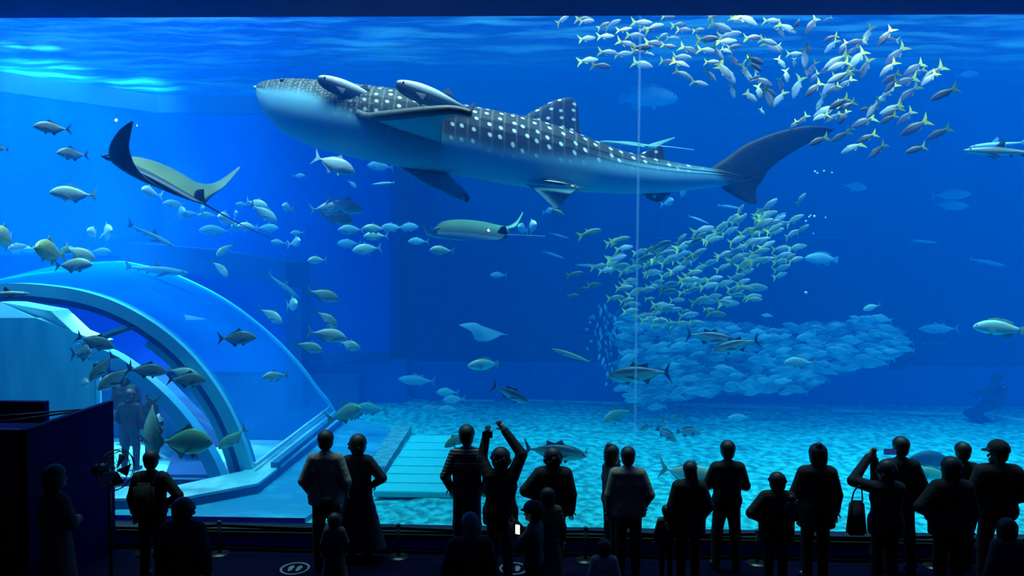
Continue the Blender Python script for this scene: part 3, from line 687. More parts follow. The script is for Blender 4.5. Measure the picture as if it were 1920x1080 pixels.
 (T,T,'faint',1028,396,18,90,15.6,50,'tiny faint fish left of the pelvic fin tip'),
 (T,'barracuda','faint',1310,412,40,-22,15,0,'slim pale fish over the yellow-tailed school'),
 (T,'barracuda','faint',1368,388,46,-10,15.6,0,'faint slim fish under the whale shark tail'),
 ('shark','shark','shark',283,441,92,-28,14.2,5,'pale guitarfish gliding down right above the dark band'),
 ('shark','shark','shark',290,506,120,-6,15.2,5,'faint shark over the top of the vault'),
 ('shark','shark','shark',530,535,74,-38,15.0,10,'faint slim shark crossing the dark structure'),
 ('shark','shark','dark',8,551,84,0,11.2,10,'dark ray-like fish entering at the left edge over the vault'),
 (T,'grouper','olive',400,972,78,-4,10.75,5,'olive fish lying low behind the window sill'),
 (T,T,'bright',1235,602,36,-4,12.8,0,'slim brilliant fish inside the shoal'),
 (T,T,'faint',560,330,24,0,15.4,20,'ghostly fish below the whale shark chin'),
 (T,T,'faint',660,345,22,-40,15.4,20,'ghostly fish left of the slim pale one'),
 (T,'grouper','faint',1385,783,40,182,14.5,0,'olive blurred fish at the far sand'),
 (T,T,'dark',1212,802,30,180,13.6,40,'dark fish on the sand right of the pane joint, leftmost'),
 (T,T,'dark',1242,792,24,80,14.0,50,'dark upright fish on the far sand'),
 (T,T,'dark',1272,784,30,170,14.2,10,'dark small fish at the far sand line'),
 (T,'grouper','dark',1250,815,44,-30,13.4,10,'dark diving fish over the sand'),
 (T,'grouper','dark',1292,810,46,0,13.6,0,'dark fish facing right over the sand'),
]
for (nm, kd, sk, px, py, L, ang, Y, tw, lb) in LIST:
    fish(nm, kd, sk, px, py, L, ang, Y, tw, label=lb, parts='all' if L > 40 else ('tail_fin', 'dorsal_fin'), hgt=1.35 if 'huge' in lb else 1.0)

# ---- the yellow-tailed schools
UP4 = '250,80,35,110 435,75,-5,140 460,90,5,110 600,125,20,100 680,115,25,130 780,165,5,110 870,215,-10,150 930,105,-5,150 1040,140,15,140 950,160,10,80 1155,55,-5,100 1250,120,5,110 1290,165,-10,120 1415,165,0,90 1550,45,15,100 1600,140,-15,180 1830,75,-35,180 1800,60,-25,160 1740,85,-25,100 460,240,10,130 620,220,5,130 1105,220,30,90 1195,235,-5,100 1490,245,-5,160 1680,210,5,170 1650,265,0,160 1720,310,10,110 1880,230,0,130 800,285,-15,150 930,315,0,150 1040,280,-5,160 1160,305,-10,110 1340,335,-25,150 1490,340,-10,140 1580,360,-50,130 1650,340,-30,90 1720,430,-55,110 640,358,-5,140 770,372,5,140 895,350,-5,100 1000,370,-25,70 470,425,5,150 580,475,-10,140 930,460,-20,170 1270,400,-10,150 1265,455,-25,140 1150,440,-15,130 1530,440,-5,110 1890,420,-20,120 1280,545,-25,140 1420,625,-10,140 1520,555,-50,120 1660,540,-50,190 1640,510,-55,160 1820,530,-55,150 1900,575,20,80 1705,690,-70,110 1870,735,-45,110 1900,490,-60,100'
UP5 = '10,70,-60,90 170,70,-10,100 275,120,-30,130 345,100,60,70 450,100,235,130 560,60,200,50 370,35,200,30 45,190,0,90 150,215,-20,110 170,250,-35,120 235,155,-50,80 230,265,-70,70 330,300,0,90 425,260,-65,70 400,330,-85,120 330,360,-88,60 240,360,-60,90 60,345,-20,110 60,390,-30,90 10,450,-60,90 110,490,-30,130 85,560,-75,100 150,600,-70,130 160,560,-35,90 225,610,235,120 25,600,-45,90 110,700,-60,50 275,450,-80,90 235,510,-80,80 350,530,250,140 415,425,-75,60 455,400,245,90 470,460,230,90 465,540,225,130 580,190,200,80 585,245,225,100 668,250,240,90 760,215,190,110 835,170,250,110 960,180,235,130 1000,200,170,80 735,275,215,80 770,330,230,150 820,400,250,140 620,350,210,150 640,380,205,140 570,400,210,120 1030,310,225,160 980,400,225,120 640,460,205,140 700,440,215,120 680,510,220,110 575,520,235,140 600,540,215,100 1000,465,205,110 1000,520,225,100 1160,400,215,140 1100,490,200,150 1090,500,205,140 1180,430,200,100 1290,440,220,160 1265,470,225,120 1120,575,220,140 990,550,225,110 935,610,225,110 510,640,245,100 640,640,210,130 690,660,205,110 550,690,205,150 520,735,205,110 600,740,215,110 670,735,240,90 880,680,235,130 825,680,190,70 1000,680,200,130 1010,700,200,120 980,750,205,100 1100,740,225,130 810,770,205,150 385,760,230,100 325,790,240,70 1165,810,210,180 1365,575,205,150 1330,850,205,140 1170,960,200,120 905,970,220,120 830,880,205,110 730,950,205,130 650,870,210,120 500,900,205,120 710,830,205,60'
MID = '85,370,15,120 110,425,10,110 60,495,15,120 80,560,10,130 300,435,20,110 400,460,12,120 250,500,25,130 300,530,15,110 505,365,45,90 660,300,15,130 530,410,25,140 600,385,30,100 700,355,30,100 780,285,40,110 850,230,35,100 915,165,60,80 925,225,50,90 840,310,25,110 1115,130,40,120 1335,85,50,80 1060,205,25,120 1100,195,15,120 950,335,25,90 1060,270,30,160 1180,225,25,90 1290,230,30,120 1345,295,35,90 1150,290,30,110 915,425,20,100 1000,385,20,110 810,470,15,120 900,495,20,150 1090,510,15,110 1200,430,5,110 1260,490,35,80 1200,565,20,110 1190,615,20,90 980,550,30,110 890,625,15,100 700,530,20,110 545,520,20,120 600,500,40,80 430,500,25,130 1010,700,0,160 950,700,-10,100 890,750,0,100 1010,780,0,100 800,795,-10,80 540,730,10,90 290,775,5,60 590,945,-10,50 540,860,5,60 420,680,10,120 320,600,10,110 110,700,5,110 150,650,10,90 280,885,-5,60 300,935,0,70 330,970,0,70 460,1020,0,40 700,850,0,70 410,830,10,90'
def sl(t, ox, oy, sc):
    return [(ox + x / sc, oy + y / sc, a, l / sc) for x, y, a, l in (map(float, e.split(',')) for e in t.split())]
rng = random.Random(3)
def school(items, Ylo, Yhi, skins, label, group, name='yellow_tailed_fish'):
    for (px, py, a, L) in items:
        fish(name, 'fusilier', rng.choice(skins(px)), px, py, L * 1.16, a, rng.uniform(Ylo, Yhi), rng.uniform(-22, 22), rng.uniform(-12, 12), hgt=1.18, label=label, group=group, parts=('tail_fin', 'dorsal_fin', 'anal_fin'), bend=rng.choice((-.35, 0, .35)))
school(sl(UP4, 1000, 20, 4.571), 11.2, 12.6, lambda x: ('fus_silver', 'fus_silver', 'fus_mauve'), 'small silvery fish with a yellow forked tail in the upper school, left wing', 'yellow-tailed fish of the upper school, left wing')
up5 = sl(UP5, 1400, 20, 3.692)
school([u for u in up5 if u[0] < 1480], 11.2, 12.8, lambda x: ('fus_silver', 'fus_silver', 'fus_mauve'), 'small silvery fish streaming downward in the middle of the upper school', 'yellow-tailed fish of the upper school, middle')
school([u for u in up5 if u[0] >= 1480], 11.2, 12.8, lambda x: ('fus_mauve', 'fus_mauve', 'fus_silver'), 'small mauve-grey fish with a yellow tail heading down left, upper school', 'yellow-tailed fish of the upper school, right wing')
def inside(p, poly):
    c = False; n = len(poly)
    for i in range(n):
        x1, y1 = poly[i]; x2, y2 = poly[(i + 1) % n]
        if (y1 > p[1]) != (y2 > p[1]) and p[0] < (x2 - x1) * (p[1] - y1) / (y2 - y1) + x1: c = not c
    return c
def fill(poly, n, f, r=None):
    xs_ = [p[0] for p in poly]; ys_ = [p[1] for p in poly]; out = []; k = 0
    while len(out) < n and k < 40000:
        k += 1; x = rng.uniform(min(xs_), max(xs_)); y = rng.uniform(min(ys_), max(ys_))
        if inside((x, y), poly) and (not r or all((x - o[0]) ** 2 + ((y - o[1]) * 1.9) ** 2 > r * r for o in out)): out.append((x, y) + f(x, y))
    return out
mid = sl(MID, 1140, 350, 3.692)
mid += fill([(1150,448),(1190,470),(1290,440),(1380,395),(1450,385),(1500,440),(1490,500),(1440,520),(1420,560),(1330,610),(1280,622),(1200,600),(1120,560),(1108,520)], 96, lambda x, y: (np.interp(y, (400, 520, 600), (28, 15, 2)) + rng.uniform(-12, 12), rng.uniform(24, 34)), 15)
school(mid, 12.6, 14.8, lambda x: ('fus_green', 'fus_green', 'fus_silver'), 'small greenish fish with a yellow tail in the dense school below the whale shark', 'yellow-tailed fish of the middle school')
for (px, py, a, L, lb) in [(1105, 437, 18, 46, 'yellow-tailed fish swimming up right, alone left of the middle school'), (1112, 434, 0, 30, 'yellow-tailed fish overlapping the lone one left of the school'),
        (1046, 397, -28, 30, 'yellow-tailed fish at the tip of the pelvic fin'), (1078, 514, 12, 34, 'yellow-tailed fish trailing furthest left of the middle school'),
        (1075, 554, 5, 24, 'round yellow-tailed fish below the furthest left one'), (1092, 541, 10, 20, 'tiny yellow-tailed fish left of the middle school')]:
    fish('yellow_tailed_fish', 'fusilier', 'fus_green', px, py, L, a, 13, 5, label=lb)

# ---- the pale shoal near the sand
m_shoal = shade_mat('shoal_skin', (.14, .42, .55), (.50, .92, 1.0), -.09, .04, .35, .12, .5)
K = KINDS['fusilier']
SH = []
for bnd in (-.3, .3):
    bf = lambda x: bnd * max(0, .25 - x) ** 2
    v1, f1 = loft([(x, t * .95, b * .95, hw, bf(x)) for (x, t, b, hw) in rs(K['body'], 10)], 8)
    v2, f2 = plate([(x * .5 - .12, z * .5) for x, z in K['tail']], .01, bf); v3, f3 = plate(K['dorsal'], .008, bf)
    vv = list(v1); ff = list(f1)
    for v, f in ((v2, f2), (v3, f3)): o_ = len(vv); vv += v; ff += [tuple(i + o_ for i in q) for q in f]
    SH.append(me_of('shoal_fish', vv, ff, m_shoal))
def shf(x, y):
    if x < 1165: return (rng.uniform(60, 120), rng.uniform(11, 17), rng.uniform(15.6, 17.2), rng.uniform(20, 55))
    return (182 + rng.uniform(-14, 14) - (x - 1400) * .02, rng.uniform(32, 48), rng.uniform(15.4, 17.8), rng.uniform(-25, 25))
shoal = fill([(1108,600),(1118,572),(1190,590),(1250,600),(1400,612),(1500,612),(1620,600),(1690,622),(1704,648),(1690,672),(1620,690),(1560,705),(1500,735),(1380,738),(1290,745),(1235,764),(1195,755),(1160,722),(1135,705),(1118,660)], 440, shf, 12)
shoal += [(1570, 610, 180, 26, 16, 0), (1440, 592, 175, 24, 16, 0), (1632, 600, 170, 44, 16, 0), (1605, 596, 170, 24, 16, 0), (1655, 598, 172, 46, 16, 0), (1105, 605, 90, 10, 16, 50), (1100, 618, 90, 10, 16, 50), (1108, 640, 95, 10, 16, 50), (1103, 655, 120, 12, 16, 50), (1135, 720, 90, 12, 16, 50)]
for i, (px, py, a, L, Y, tw) in enumerate(shoal[-300:]):
    o = bpy.data.objects.new('shoal_fish', SH[i % 2]); col.objects.link(o); o.matrix_world = fish_matrix(px, py, L, a, Y, tw, rng.uniform(-15, 15), 1.3)
    tag(o, 'pale blue fish in the dense shoal hovering over the far sand', 'fish', 'pale blue fish of the low shoal')
vv = []; ff = []
for i, (px, py, a, L, Y, tw) in enumerate(shoal[:-300]):
    M4 = fish_matrix(px, py, L, a, Y + 1.0, tw, 0, 1.3); me = SH[i % 2]; o_ = len(vv)
    vv += [tuple(M4 @ v.co) for v in me.vertices]; ff += [tuple(j + o_ for j in p.vertices) for p in me.polygons]
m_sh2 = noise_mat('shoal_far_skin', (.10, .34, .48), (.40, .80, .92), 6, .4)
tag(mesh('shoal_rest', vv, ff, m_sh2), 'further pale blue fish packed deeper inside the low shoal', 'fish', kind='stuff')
# ------------------------------------------------------------------ whale shark
WY = 12.15
prof = [  # px, top py, bottom py, pigment edge py, half width (m), depth offset
 (482,164,171,172,.05,0),(486,160,186,172,.16,0),(494,156,204,171,.28,0),(506,153,224,170,.38,0),(524,151,244,170,.47,0),(550,150,260,171,.56,0),(590,152,277,174,.64,0),
 (640,157,290,196,.68,0),(700,164,302,226,.70,0),(760,172,315,240,.69,0),(820,187,323,254,.67,.02),(880,200,332,266,.64,.04),(940,211,344,284,.58,.06),(1000,224,352,291,.52,.08),(1060,242,358,297,.46,.10),
 (1120,266,361,301,.39,.12),(1180,287,363,308,.33,.14),(1240,300,362,313,.26,.16),(1290,309,357,317,.20,.18),(1330,315,352,322,.15,.2),(1365,320,350,345,.09,.22),(1392,328,350,352,.05,.23)]
PX = np.array([p[0] for p in prof], float)
def wl(x, c): return float(np.interp(x, PX, [p[c] for p in prof]))
NS, NR = 300, 120
wv = []; wf = []; pig = []; uvs = []
xs_ = np.array([482 + (1392 - 482) * ((k / (NS - 1)) ** 1.12) for k in range(NS)])
sm = {}
PP = rs(prof, NS * 2); PPx = [p[0] for p in PP]
for i, x in enumerate(xs_):
    t, b, e, hw, dy = [float(np.interp(x, PPx, [p[c] for p in PP])) for c in (1, 2, 3, 4, 5)]
    T_ = P(x, t, WY + dy); B_ = P(x, b, WY + dy); c = (T_ + B_) / 2; hh = (T_.z - B_.z) / 2; ze = P(x, e, WY + dy - hw * .88).z
    u = c.x
    for k in range(NR):
        q = 2 * math.pi * k / NR; cy = math.cos(q); sz = math.sin(q)
        # flat broad back, deep belly
        y = hw * math.copysign(abs(cy) ** .85, cy); z = hh * (math.copysign(abs(sz) ** .9, sz))
        # longitudinal ridges on the flank
        for (rz, ra) in ((.55, .012), (.28, .010)):
            d = (sz - rz) / .03
            if x > 640: z += 0; y += math.copysign(ra * math.exp(-d * d), cy)
        # gill slits
        if 642 < x < 706 and -.05 < sz < .7:
            g = ((x - 648) % 13.5) / 13.5
            if g < .16: y -= math.copysign(.02, cy)
        # mouth groove
        if x < 520:
            d = (sz - .35) / .12; y -= math.copysign(.03 * math.exp(-d * d), cy) * (1 - (x - 482) / 38)
        wv.append((c.x, c.y + y, c.z + z))
        edge = ze
        pig.append(1 / (1 + math.exp(-(c.z + z - edge) / .035)))
        uvs.append((c.x, q * (hh + hw) / 2))
for i in range(NS - 1):
    for k in range(NR): wf.append((i*NR+k, i*NR+(k+1)%NR, (i+1)*NR+(k+1)%NR, (i+1)*NR+k))
wf.append(tuple(range(NR))[::-1]); wf.append(tuple(range((NS-1)*NR, NS*NR)))
# skin: grey-brown with pale spots in rows and faint bars above, pale below
m_whale, nt, out = new_mat('whale_shark_skin')
b = N(nt, 'ShaderNodeBsdfPrincipled'); nt.links.new(b.outputs[0], out.inputs[0]); b.inputs['Roughness'].default_value = .6; b.inputs['Specular IOR Level'].default_value = .12
def MA(op, a, b_=None, c=None):
    n_ = N(nt, 'ShaderNodeMath', operation=op)
    for i, v in enumerate((a, b_, c)):
        if v is None: continue
        if isinstance(v, (int, float)): n_.inputs[i].default_value = v
        else: nt.links.new(v, n_.inputs[i])
    return n_.outputs[0]
at = N(nt, 'ShaderNodeAttribute'); at.attribute_name = 'pigment'
uvn = N(nt, 'ShaderNodeAttribute'); uvn.attribute_name = 'skin_uv'
sp = N(nt, 'ShaderNodeSeparateXYZ'); nt.links.new(uvn.outputs['Vector'], sp.inputs[0])
def vor(scale, rnd, sx=1.0, sy=1.0):
    mp = N(nt, 'ShaderNodeMapping'); mp.inputs['Scale'].default_value = (sx, sy, 1); nt.links.new(uvn.outputs['Vector'], mp.inputs[0])
    v = N(nt, 'ShaderNodeTexVoronoi', voronoi_dimensions='2D'); v.inputs['Scale'].default_value = scale; v.inputs['Randomness'].default_value = rnd
    nt.links.new(mp.outputs[0], v.inputs['Vector']); return v.outputs['Distance']
big = MA('LESS_THAN', vor(5.2, .42), .19); small = MA('LESS_THAN', vor(15, .5), .22)
bigs = N(nt, 'ShaderNodeMapRange'); nt.links.new(vor(5.2, .42), bigs.inputs[0]); bigs.inputs[1].default_value = .20; bigs.inputs[2].default_value = .12
smls = N(nt, 'ShaderNodeMapRange'); nt.links.new(vor(14, .5), smls.inputs[0]); smls.inputs[1].default_value = .30; smls.inputs[2].default_value = .18
xh = P(640, 180, WY).x; xt = P(1290, 300, WY).x
headm = N(nt, 'ShaderNodeMapRange'); nt.links.new(sp.outputs[0], headm.inputs[0]); headm.inputs[1].default_value = xh + 1.2; headm.inputs[2].default_value = xh
tailm = N(nt, 'ShaderNodeMapRange'); nt.links.new(sp.outputs[0], tailm.inputs[0]); tailm.inputs[1].default_value = xt + .3; tailm.inputs[2].default_value = xt
spot = MA('ADD', MA('MULTIPLY', bigs.outputs[0], MA('SUBTRACT', 1.0, headm.outputs[0])), MA('MULTIPLY', smls.outputs[0], MA('MULTIPLY', headm.outputs[0], .16)))
# bars running down the flank between the spots
wv_ = N(nt, 'ShaderNodeTexWave', wave_type='BANDS', bands_direction='X'); wv_.inputs['Scale'].default_value = 1.66; wv_.inputs['Distortion'].default_value = .6
nt.links.new(uvn.outputs['Vector'], wv_.inputs['Vector'])
bars = MA('MULTIPLY', MA('GREATER_THAN', wv_.outputs['Fac'], .93), .07)
spot = MA('MINIMUM', MA('MULTIPLY', MA('ADD', spot, bars), tailm.outputs[0]), 1.0)
no = N(nt, 'ShaderNodeTexNoise'); no.inputs['Scale'].default_value = 14; tc = N(nt, 'ShaderNodeTexCoord'); nt.links.new(tc.outputs['Object'], no.inputs['Vector'])
dr = N(nt, 'ShaderNodeValToRGB'); dr.color_ramp.elements[0].color = (.018, .015, .009, 1); dr.color_ramp.elements[1].color = (.052, .043, .026, 1); nt.links.new(no.outputs[0], dr.inputs[0])
mxs = N(nt, 'ShaderNodeMixRGB'); nt.links.new(spot, mxs.inputs[0]); nt.links.new(dr.outputs[0], mxs.inputs[1]); mxs.inputs[2].default_value = (.95, .95, .72, 1)
mxp = N(nt, 'ShaderNodeMixRGB'); nt.links.new(at.outputs['Fac'], mxp.inputs[0]); mxp.inputs[1].default_value = (.26, .60, .68, 1); nt.links.new(mxs.outputs[0], mxp.inputs[2])
nt.links.new(mxp.outputs[0], b.inputs['Base Color'])
def finish(o, pg, uv):
    me = o.data
    a_ = me.attributes.new('pigment', 'FLOAT', 'POINT'); a_.data.foreach_set('value', pg)
    u_ = me.attributes.new('skin_uv', 'FLOAT_VECTOR', 'POINT'); u_.data.foreach_set('vector', [c for t in uv for c in (t[0], t[1], 0)])
whale = mesh('whale_shark', wv, wf, m_whale); finish(whale, pig, uvs)
tag(whale, 'huge spotted whale shark gliding left across the upper middle of the tank', 'whale shark')
def fin(name, LE, TE, th, mat, parent, n=24, m=14, pg=1.0, dir_=None, under=None, tipdark=False):
    """fin lofted between leading and trailing edge, lens section"""
    a = smooth_path(LE, n); b_ = smooth_path(TE, n); vs = []; fs = []; pgs = []; uv = []
    nn = (b_[0] - a[0]).cross(a[n // 2] - a[0]).normalized()
    if dir_: nn = Vector(dir_)
    for i in range(n):
        tf = th * (1 - .85 * i / (n - 1))
        for s in (1, -1):
            for j in (range(m + 1) if s == 1 else range(m - 1, 0, -1)):
                f = j / m; p = a[i].lerp(b_[i], f) + nn * (s * tf * (math.sin(math.pi * f ** .6) + .04))
                vs.append(p); pgs.append(max(pg, min(1, (i / n - .55) * 3)) if tipdark else pg if under is None else (under if (s * nn.z < 0) else 1.0)); uv.append((p.x, p.z * 1.3 + p.y))
    k_ = 2 * m
    for i in range(n - 1):
        for k in range(k_): fs.append((i*k_+k, i*k_+(k+1)%k_, (i+1)*k_+(k+1)%k_, (i+1)*k_+k))
    fs.append(tuple(range(k_))[::-1]); fs.append(tuple(range((n-1)*k_, n*k_)))
    o = mesh(name, vs, fs, mat, parent)
    if mat is m_whale: finish(o, pgs, uv)
    return o
def PL(pts, Y): return [P(x, y, Y) for x, y in pts]
# fins: first dorsal, second dorsal, anal, pelvic, pectorals, tail lobes
fin('dorsal_fin', PL([(968,226),(1005,205),(1040,188),(1062,183),(1073,184)], WY + .1), PL([(1096,268),(1088,245),(1085,222),(1083,200),(1078,188)], WY + .1), .07, m_whale, whale, dir_=(0, 1, 0))
fin('second_dorsal_fin', PL([(1186,296),(1212,283),(1236,273)], WY + .15), PL([(1262,312),(1247,297),(1243,275)], WY + .15), .035, m_whale, whale, dir_=(0, 1, 0))
fin('anal_fin', PL([(1198,354),(1210,370),(1230,379)], WY + .15), PL([(1264,350),(1254,366),(1240,378)], WY + .15), .03, m_whale, whale, dir_=(0, 1, 0))
fin('pelvic_fin', [P(985,345,WY-.2), P(1012,366,WY-.35), P(1040,392,WY-.5)], [P(1085,355,WY-.2), P(1064,370,WY-.35), P(1046,391,WY-.5)], .035, m_whale, whale, pg=.12, dir_=(0, 1, 0))
fin('pelvic_fin', [P(1008,333,WY-.36), P(1040,338,WY-.66), P(1066,349,WY-.84)], [P(1112,357,WY-.30), P(1098,354,WY-.55), P(1070,352,WY-.84)], .02, m_whale, whale, pg=1.0, dir_=(0, .2, 1))
fin('pectoral_fin', [P(735,306,WY), P(790,341,WY-.1), P(845,367,WY-.15), P(877,379,WY-.15)], [P(828,314,WY), P(850,336,WY-.1), P(870,355,WY-.15), P(881,371,WY-.15)], .05, m_whale, whale, dir_=(0, 1, 0), tipdark=True, pg=.12)
o = fin('pectoral_fin', [P(668,212,WY-.55), P(720,215,WY-1.0), P(800,208,WY-1.35), P(850,206,WY-1.5), P(882,211,WY-1.55)], [P(826,274,WY-.45), P(829,252,WY-.95), P(831,226,WY-1.3), P(850,213,WY-1.5), P(884,214,WY-1.55)], .05, m_whale, whale, under=.0)
tube('fin_edge', smooth_path([P(664,208,WY-.57), P(690,219,WY-.85), P(720,217,WY-1.05), P(800,209,WY-1.4), P(850,206,WY-1.53), P(884,213,WY-1.58)], 30), [.05 + .025 * math.sin(3.14 * i / 29) for i in range(30)], noise_mat('whale_edge', (.045, .045, .04), (.10, .095, .075), 14, .5), whale, 10)
fin('tail_upper_lobe', PL([(1328,318),(1362,296),(1400,270),(1460,247),(1520,236),(1562,242)], WY + .2), PL([(1398,352),(1424,345),(1442,318),(1480,289),(1528,262),(1563,246)], WY + .25), .06, m_whale, whale, n=40, dir_=(0, 1, 0))
fin('tail_lower_lobe', PL([(1350,350),(1366,362),(1384,372),(1408,382)], WY + .2), PL([(1432,330),(1421,345),(1417,362),(1419,382)], WY + .22), .045, m_whale, whale, dir_=(0, 1, 0))
# eye, pale lip
for s in (-1, 1):
    c = P(543, 161, WY); ball('eye', (c.x, WY + s * .375, c.z), .035, m_eye, whale, 12)
c = P(482, 165, WY)
tube('lip', smooth_path([c + Vector((.06, -.16, -.03)), c + Vector((-.01, -.07, 0)), c + Vector((-.015, .07, 0)), c + Vector((.06, .16, -.03))], 12), .022, noise_mat('pale_lip', (.6, .75, .75), (.8, .95, .95), 9, .5), whale, 6)
# remoras riding on it
for (px, py, L, a, Y, lb) in [(664, 173, 136, 163, WY - .60, 'remora with a pale back riding on the whale shark behind its head'), (816, 184, 150, 163, WY - .66, 'remora with a pale back riding furthest back, above the pectoral fin'),
        ]:
    fish('remora', 'remora', 'remora', px, py, L, a, Y, 8, bend=0, hgt=1.9, label=lb)
fish('remora', 'remora', 'remora', 1046, 343, 50, 172, WY - .95, 5, bend=0, hgt=.9, label='small pale remora at the pelvic fin of the whale shark')

# ------------------------------------------------------------------ manta rays
def manta(name, stations, th, mats, split, label, extra):
    """stations: (LE px,py, TE px,py, Y): chords from wing tip to wing tip"""
    n = 44; m = 16; LE = smooth_path([P(s[0], s[1], s[4]) for s in stations], n); TE = smooth_path([P(s[2], s[3], s[4]) for s in stations], n)
    vs = []; fs = []; k_ = 2 * m
    for i in range(n):
        t = (LE[min(i+1, n-1)] + TE[min(i+1, n-1)] - LE[max(i-1, 0)] - TE[max(i-1, 0)]); ch = TE[i] - LE[i]
        nn = ch.cross(t)
        nn = nn.normalized() if nn.length > 1e-6 else Vector((0, 0, 1))
        tf = th * max(.08, math.sin(math.pi * i / (n - 1))) ** 1.5
        for s in (1, -1):
            for j in (range(m + 1) if s == 1 else range(m - 1, 0, -1)):
                f = j / m; vs.append(LE[i].lerp(TE[i], f) + nn * (s * tf * math.sin(math.pi * f ** .7)))
    for i in range(n - 1):
        for k in range(k_): fs.append((i*k_+k, i*k_+(k+1)%k_, (i+1)*k_+(k+1)%k_, (i+1)*k_+k))
    fs.append(tuple(range(k_))[::-1]); fs.append(tuple(range((n-1)*k_, n*k_)))
    o = mesh(name, vs, fs, mats[0]); o.data.materials.append(mats[1])
    cut = split * (n - 1) / (len(stations) - 1)
    for p in o.data.polygons:
        if p.index < (n - 1) * k_ and p.index // k_ < cut: p.material_index = 1
    tag(o, label, 'stingray' if name == 'stingray' else 'manta ray')
    for (nm, pts, r0, r1, mt) in extra:
        path = smooth_path([P(*q) for q in pts], 16)
        tube(nm, path, [r0 + (r1 - r0) * i / 15 for i in range(16)], mt, o, 8, .6)
    return o
m_back = noise_mat('manta_back', (.09, .105, .035), (.14, .16, .055), 1.5, .6)
m_dark = noise_mat('manta_dark', (.012, .016, .03), (.02, .026, .045), 3, .55)
m_mb2 = noise_mat('manta_back_teal', (.14, .30, .18), (.22, .40, .25), 1.5, .6); m_pb = noise_mat('manta_pale', (.6, .85, .95), (.75, .95, 1), 2, .6)
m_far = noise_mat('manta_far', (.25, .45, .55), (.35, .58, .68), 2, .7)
o = manta('manta_ray', [(248,226,250,229,11.0),(226,241,245,254,11.15),(209,264,243,282,11.3),(203,284,262,322,11.4),(205,298,315,360,11.45),(206,300,380,383,11.5),(222,296,386,381,11.7),(258,294,390,376,12.0),(305,309,398,368,12.3),(345,336,408,360,12.6),(398,344,424,347,12.9),(449,312,451,314,13.2)], .07, [m_back, m_dark], 5.6,
    'large dark manta ray banking at the left, one wing raised, olive back', [('cephalic_fin', [(212,300,11.5),(203,298,11.4),(192,292,11.3)], .05, .035, m_dark), ('cephalic_fin', [(222,297,11.8),(208,292,11.9),(199,290,11.9)], .045, .03, m_dark),
     ('tail', [(378,379,11.6),(410,398,11.8),(450,420,12.0),(512,450,12.3)], .03, .006, m_dark)])
fin('dorsal_fin', [P(362,372,11.62), P(366,358,11.6), P(375,354,11.6)], [P(386,382,11.62), P(383,366,11.6), P(383,354,11.6)], .02, m_dark, o, 8, 6)
o = manta('manta_ray', [(791,413,793,417,12.2),(795,430,816,437,12.25),(800,440,862,449,12.3),(806,440,935,451,12.4),(812,433,952,442,12.55),(816,426,955,437,12.7),(835,414,956,433,12.9),(880,415,955,430,13.1),(930,430,968,424,13.3),(962,421,975,412,13.5),(980,397,981,399,13.7)], .06, [m_mb2, m_pb], 3.35,
    'olive-backed manta ray with pale wing edges gliding left below the whale shark', [('cephalic_fin', [(822,427,12.6),(814,430,12.5),(809,427,12.45)], .03, .02, m_pb), ('cephalic_fin', [(826,430,12.6),(820,434,12.5),(816,431,12.4)], .03, .02, m_pb),
     ('tail', [(948,440,12.6),(975,441,12.6),(1022,443,12.7)], .025, .008, m_pb), ('gill_flap', [(850,446,12.35),(842,454,12.3)], .012, .008, m_pb)])
fin('dorsal_fin', [P(932,436,12.6), P(938,427,12.6), P(942,424,12.6)], [P(954,440,12.6), P(950,430,12.6), P(948,424,12.6)], .015, m_dark, o, 8, 6)
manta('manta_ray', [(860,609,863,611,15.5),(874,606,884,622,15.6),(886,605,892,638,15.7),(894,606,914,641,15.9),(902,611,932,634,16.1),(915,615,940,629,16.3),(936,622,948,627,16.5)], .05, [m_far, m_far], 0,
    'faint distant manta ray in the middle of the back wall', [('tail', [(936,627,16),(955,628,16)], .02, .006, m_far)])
manta('manta_ray', [(1117,268,1120,270,13.8),(1130,264,1196,274,13.8),(1140,266,1205,276,13.9),(1170,268,1214,276,14.0),(1205,274,1232,276,14.1),(1225,268,1246,268,14.2),(1264,257,1266,259,14.3)], .05, [m_mb2, m_mb2], 0,
    'manta ray mostly hidden behind the back of the whale shark', [('tail', [(1208,273,14),(1250,275,14),(1302,281,14)], .022, .007, m_pb)])

m_ray = noise_mat('stingray_dark', (.01, .06, .10), (.02, .09, .14), 4, .6)
manta('stingray', [(1702,862,1705,866,12.6),(1712,853,1722,871,12.6),(1730,846,1742,876,12.6),(1750,845,1760,876,12.6),(1770,853,1775,869,12.6),(1786,863,1788,866,12.6)], .07, [m_ray, m_ray], 0,
    'dark rounded stingray cruising over the sand right of the tall man', [('tail', [(1705,864,12.6),(1690,862,12.6),(1672,861,12.6)], .02, .006, m_ray)])
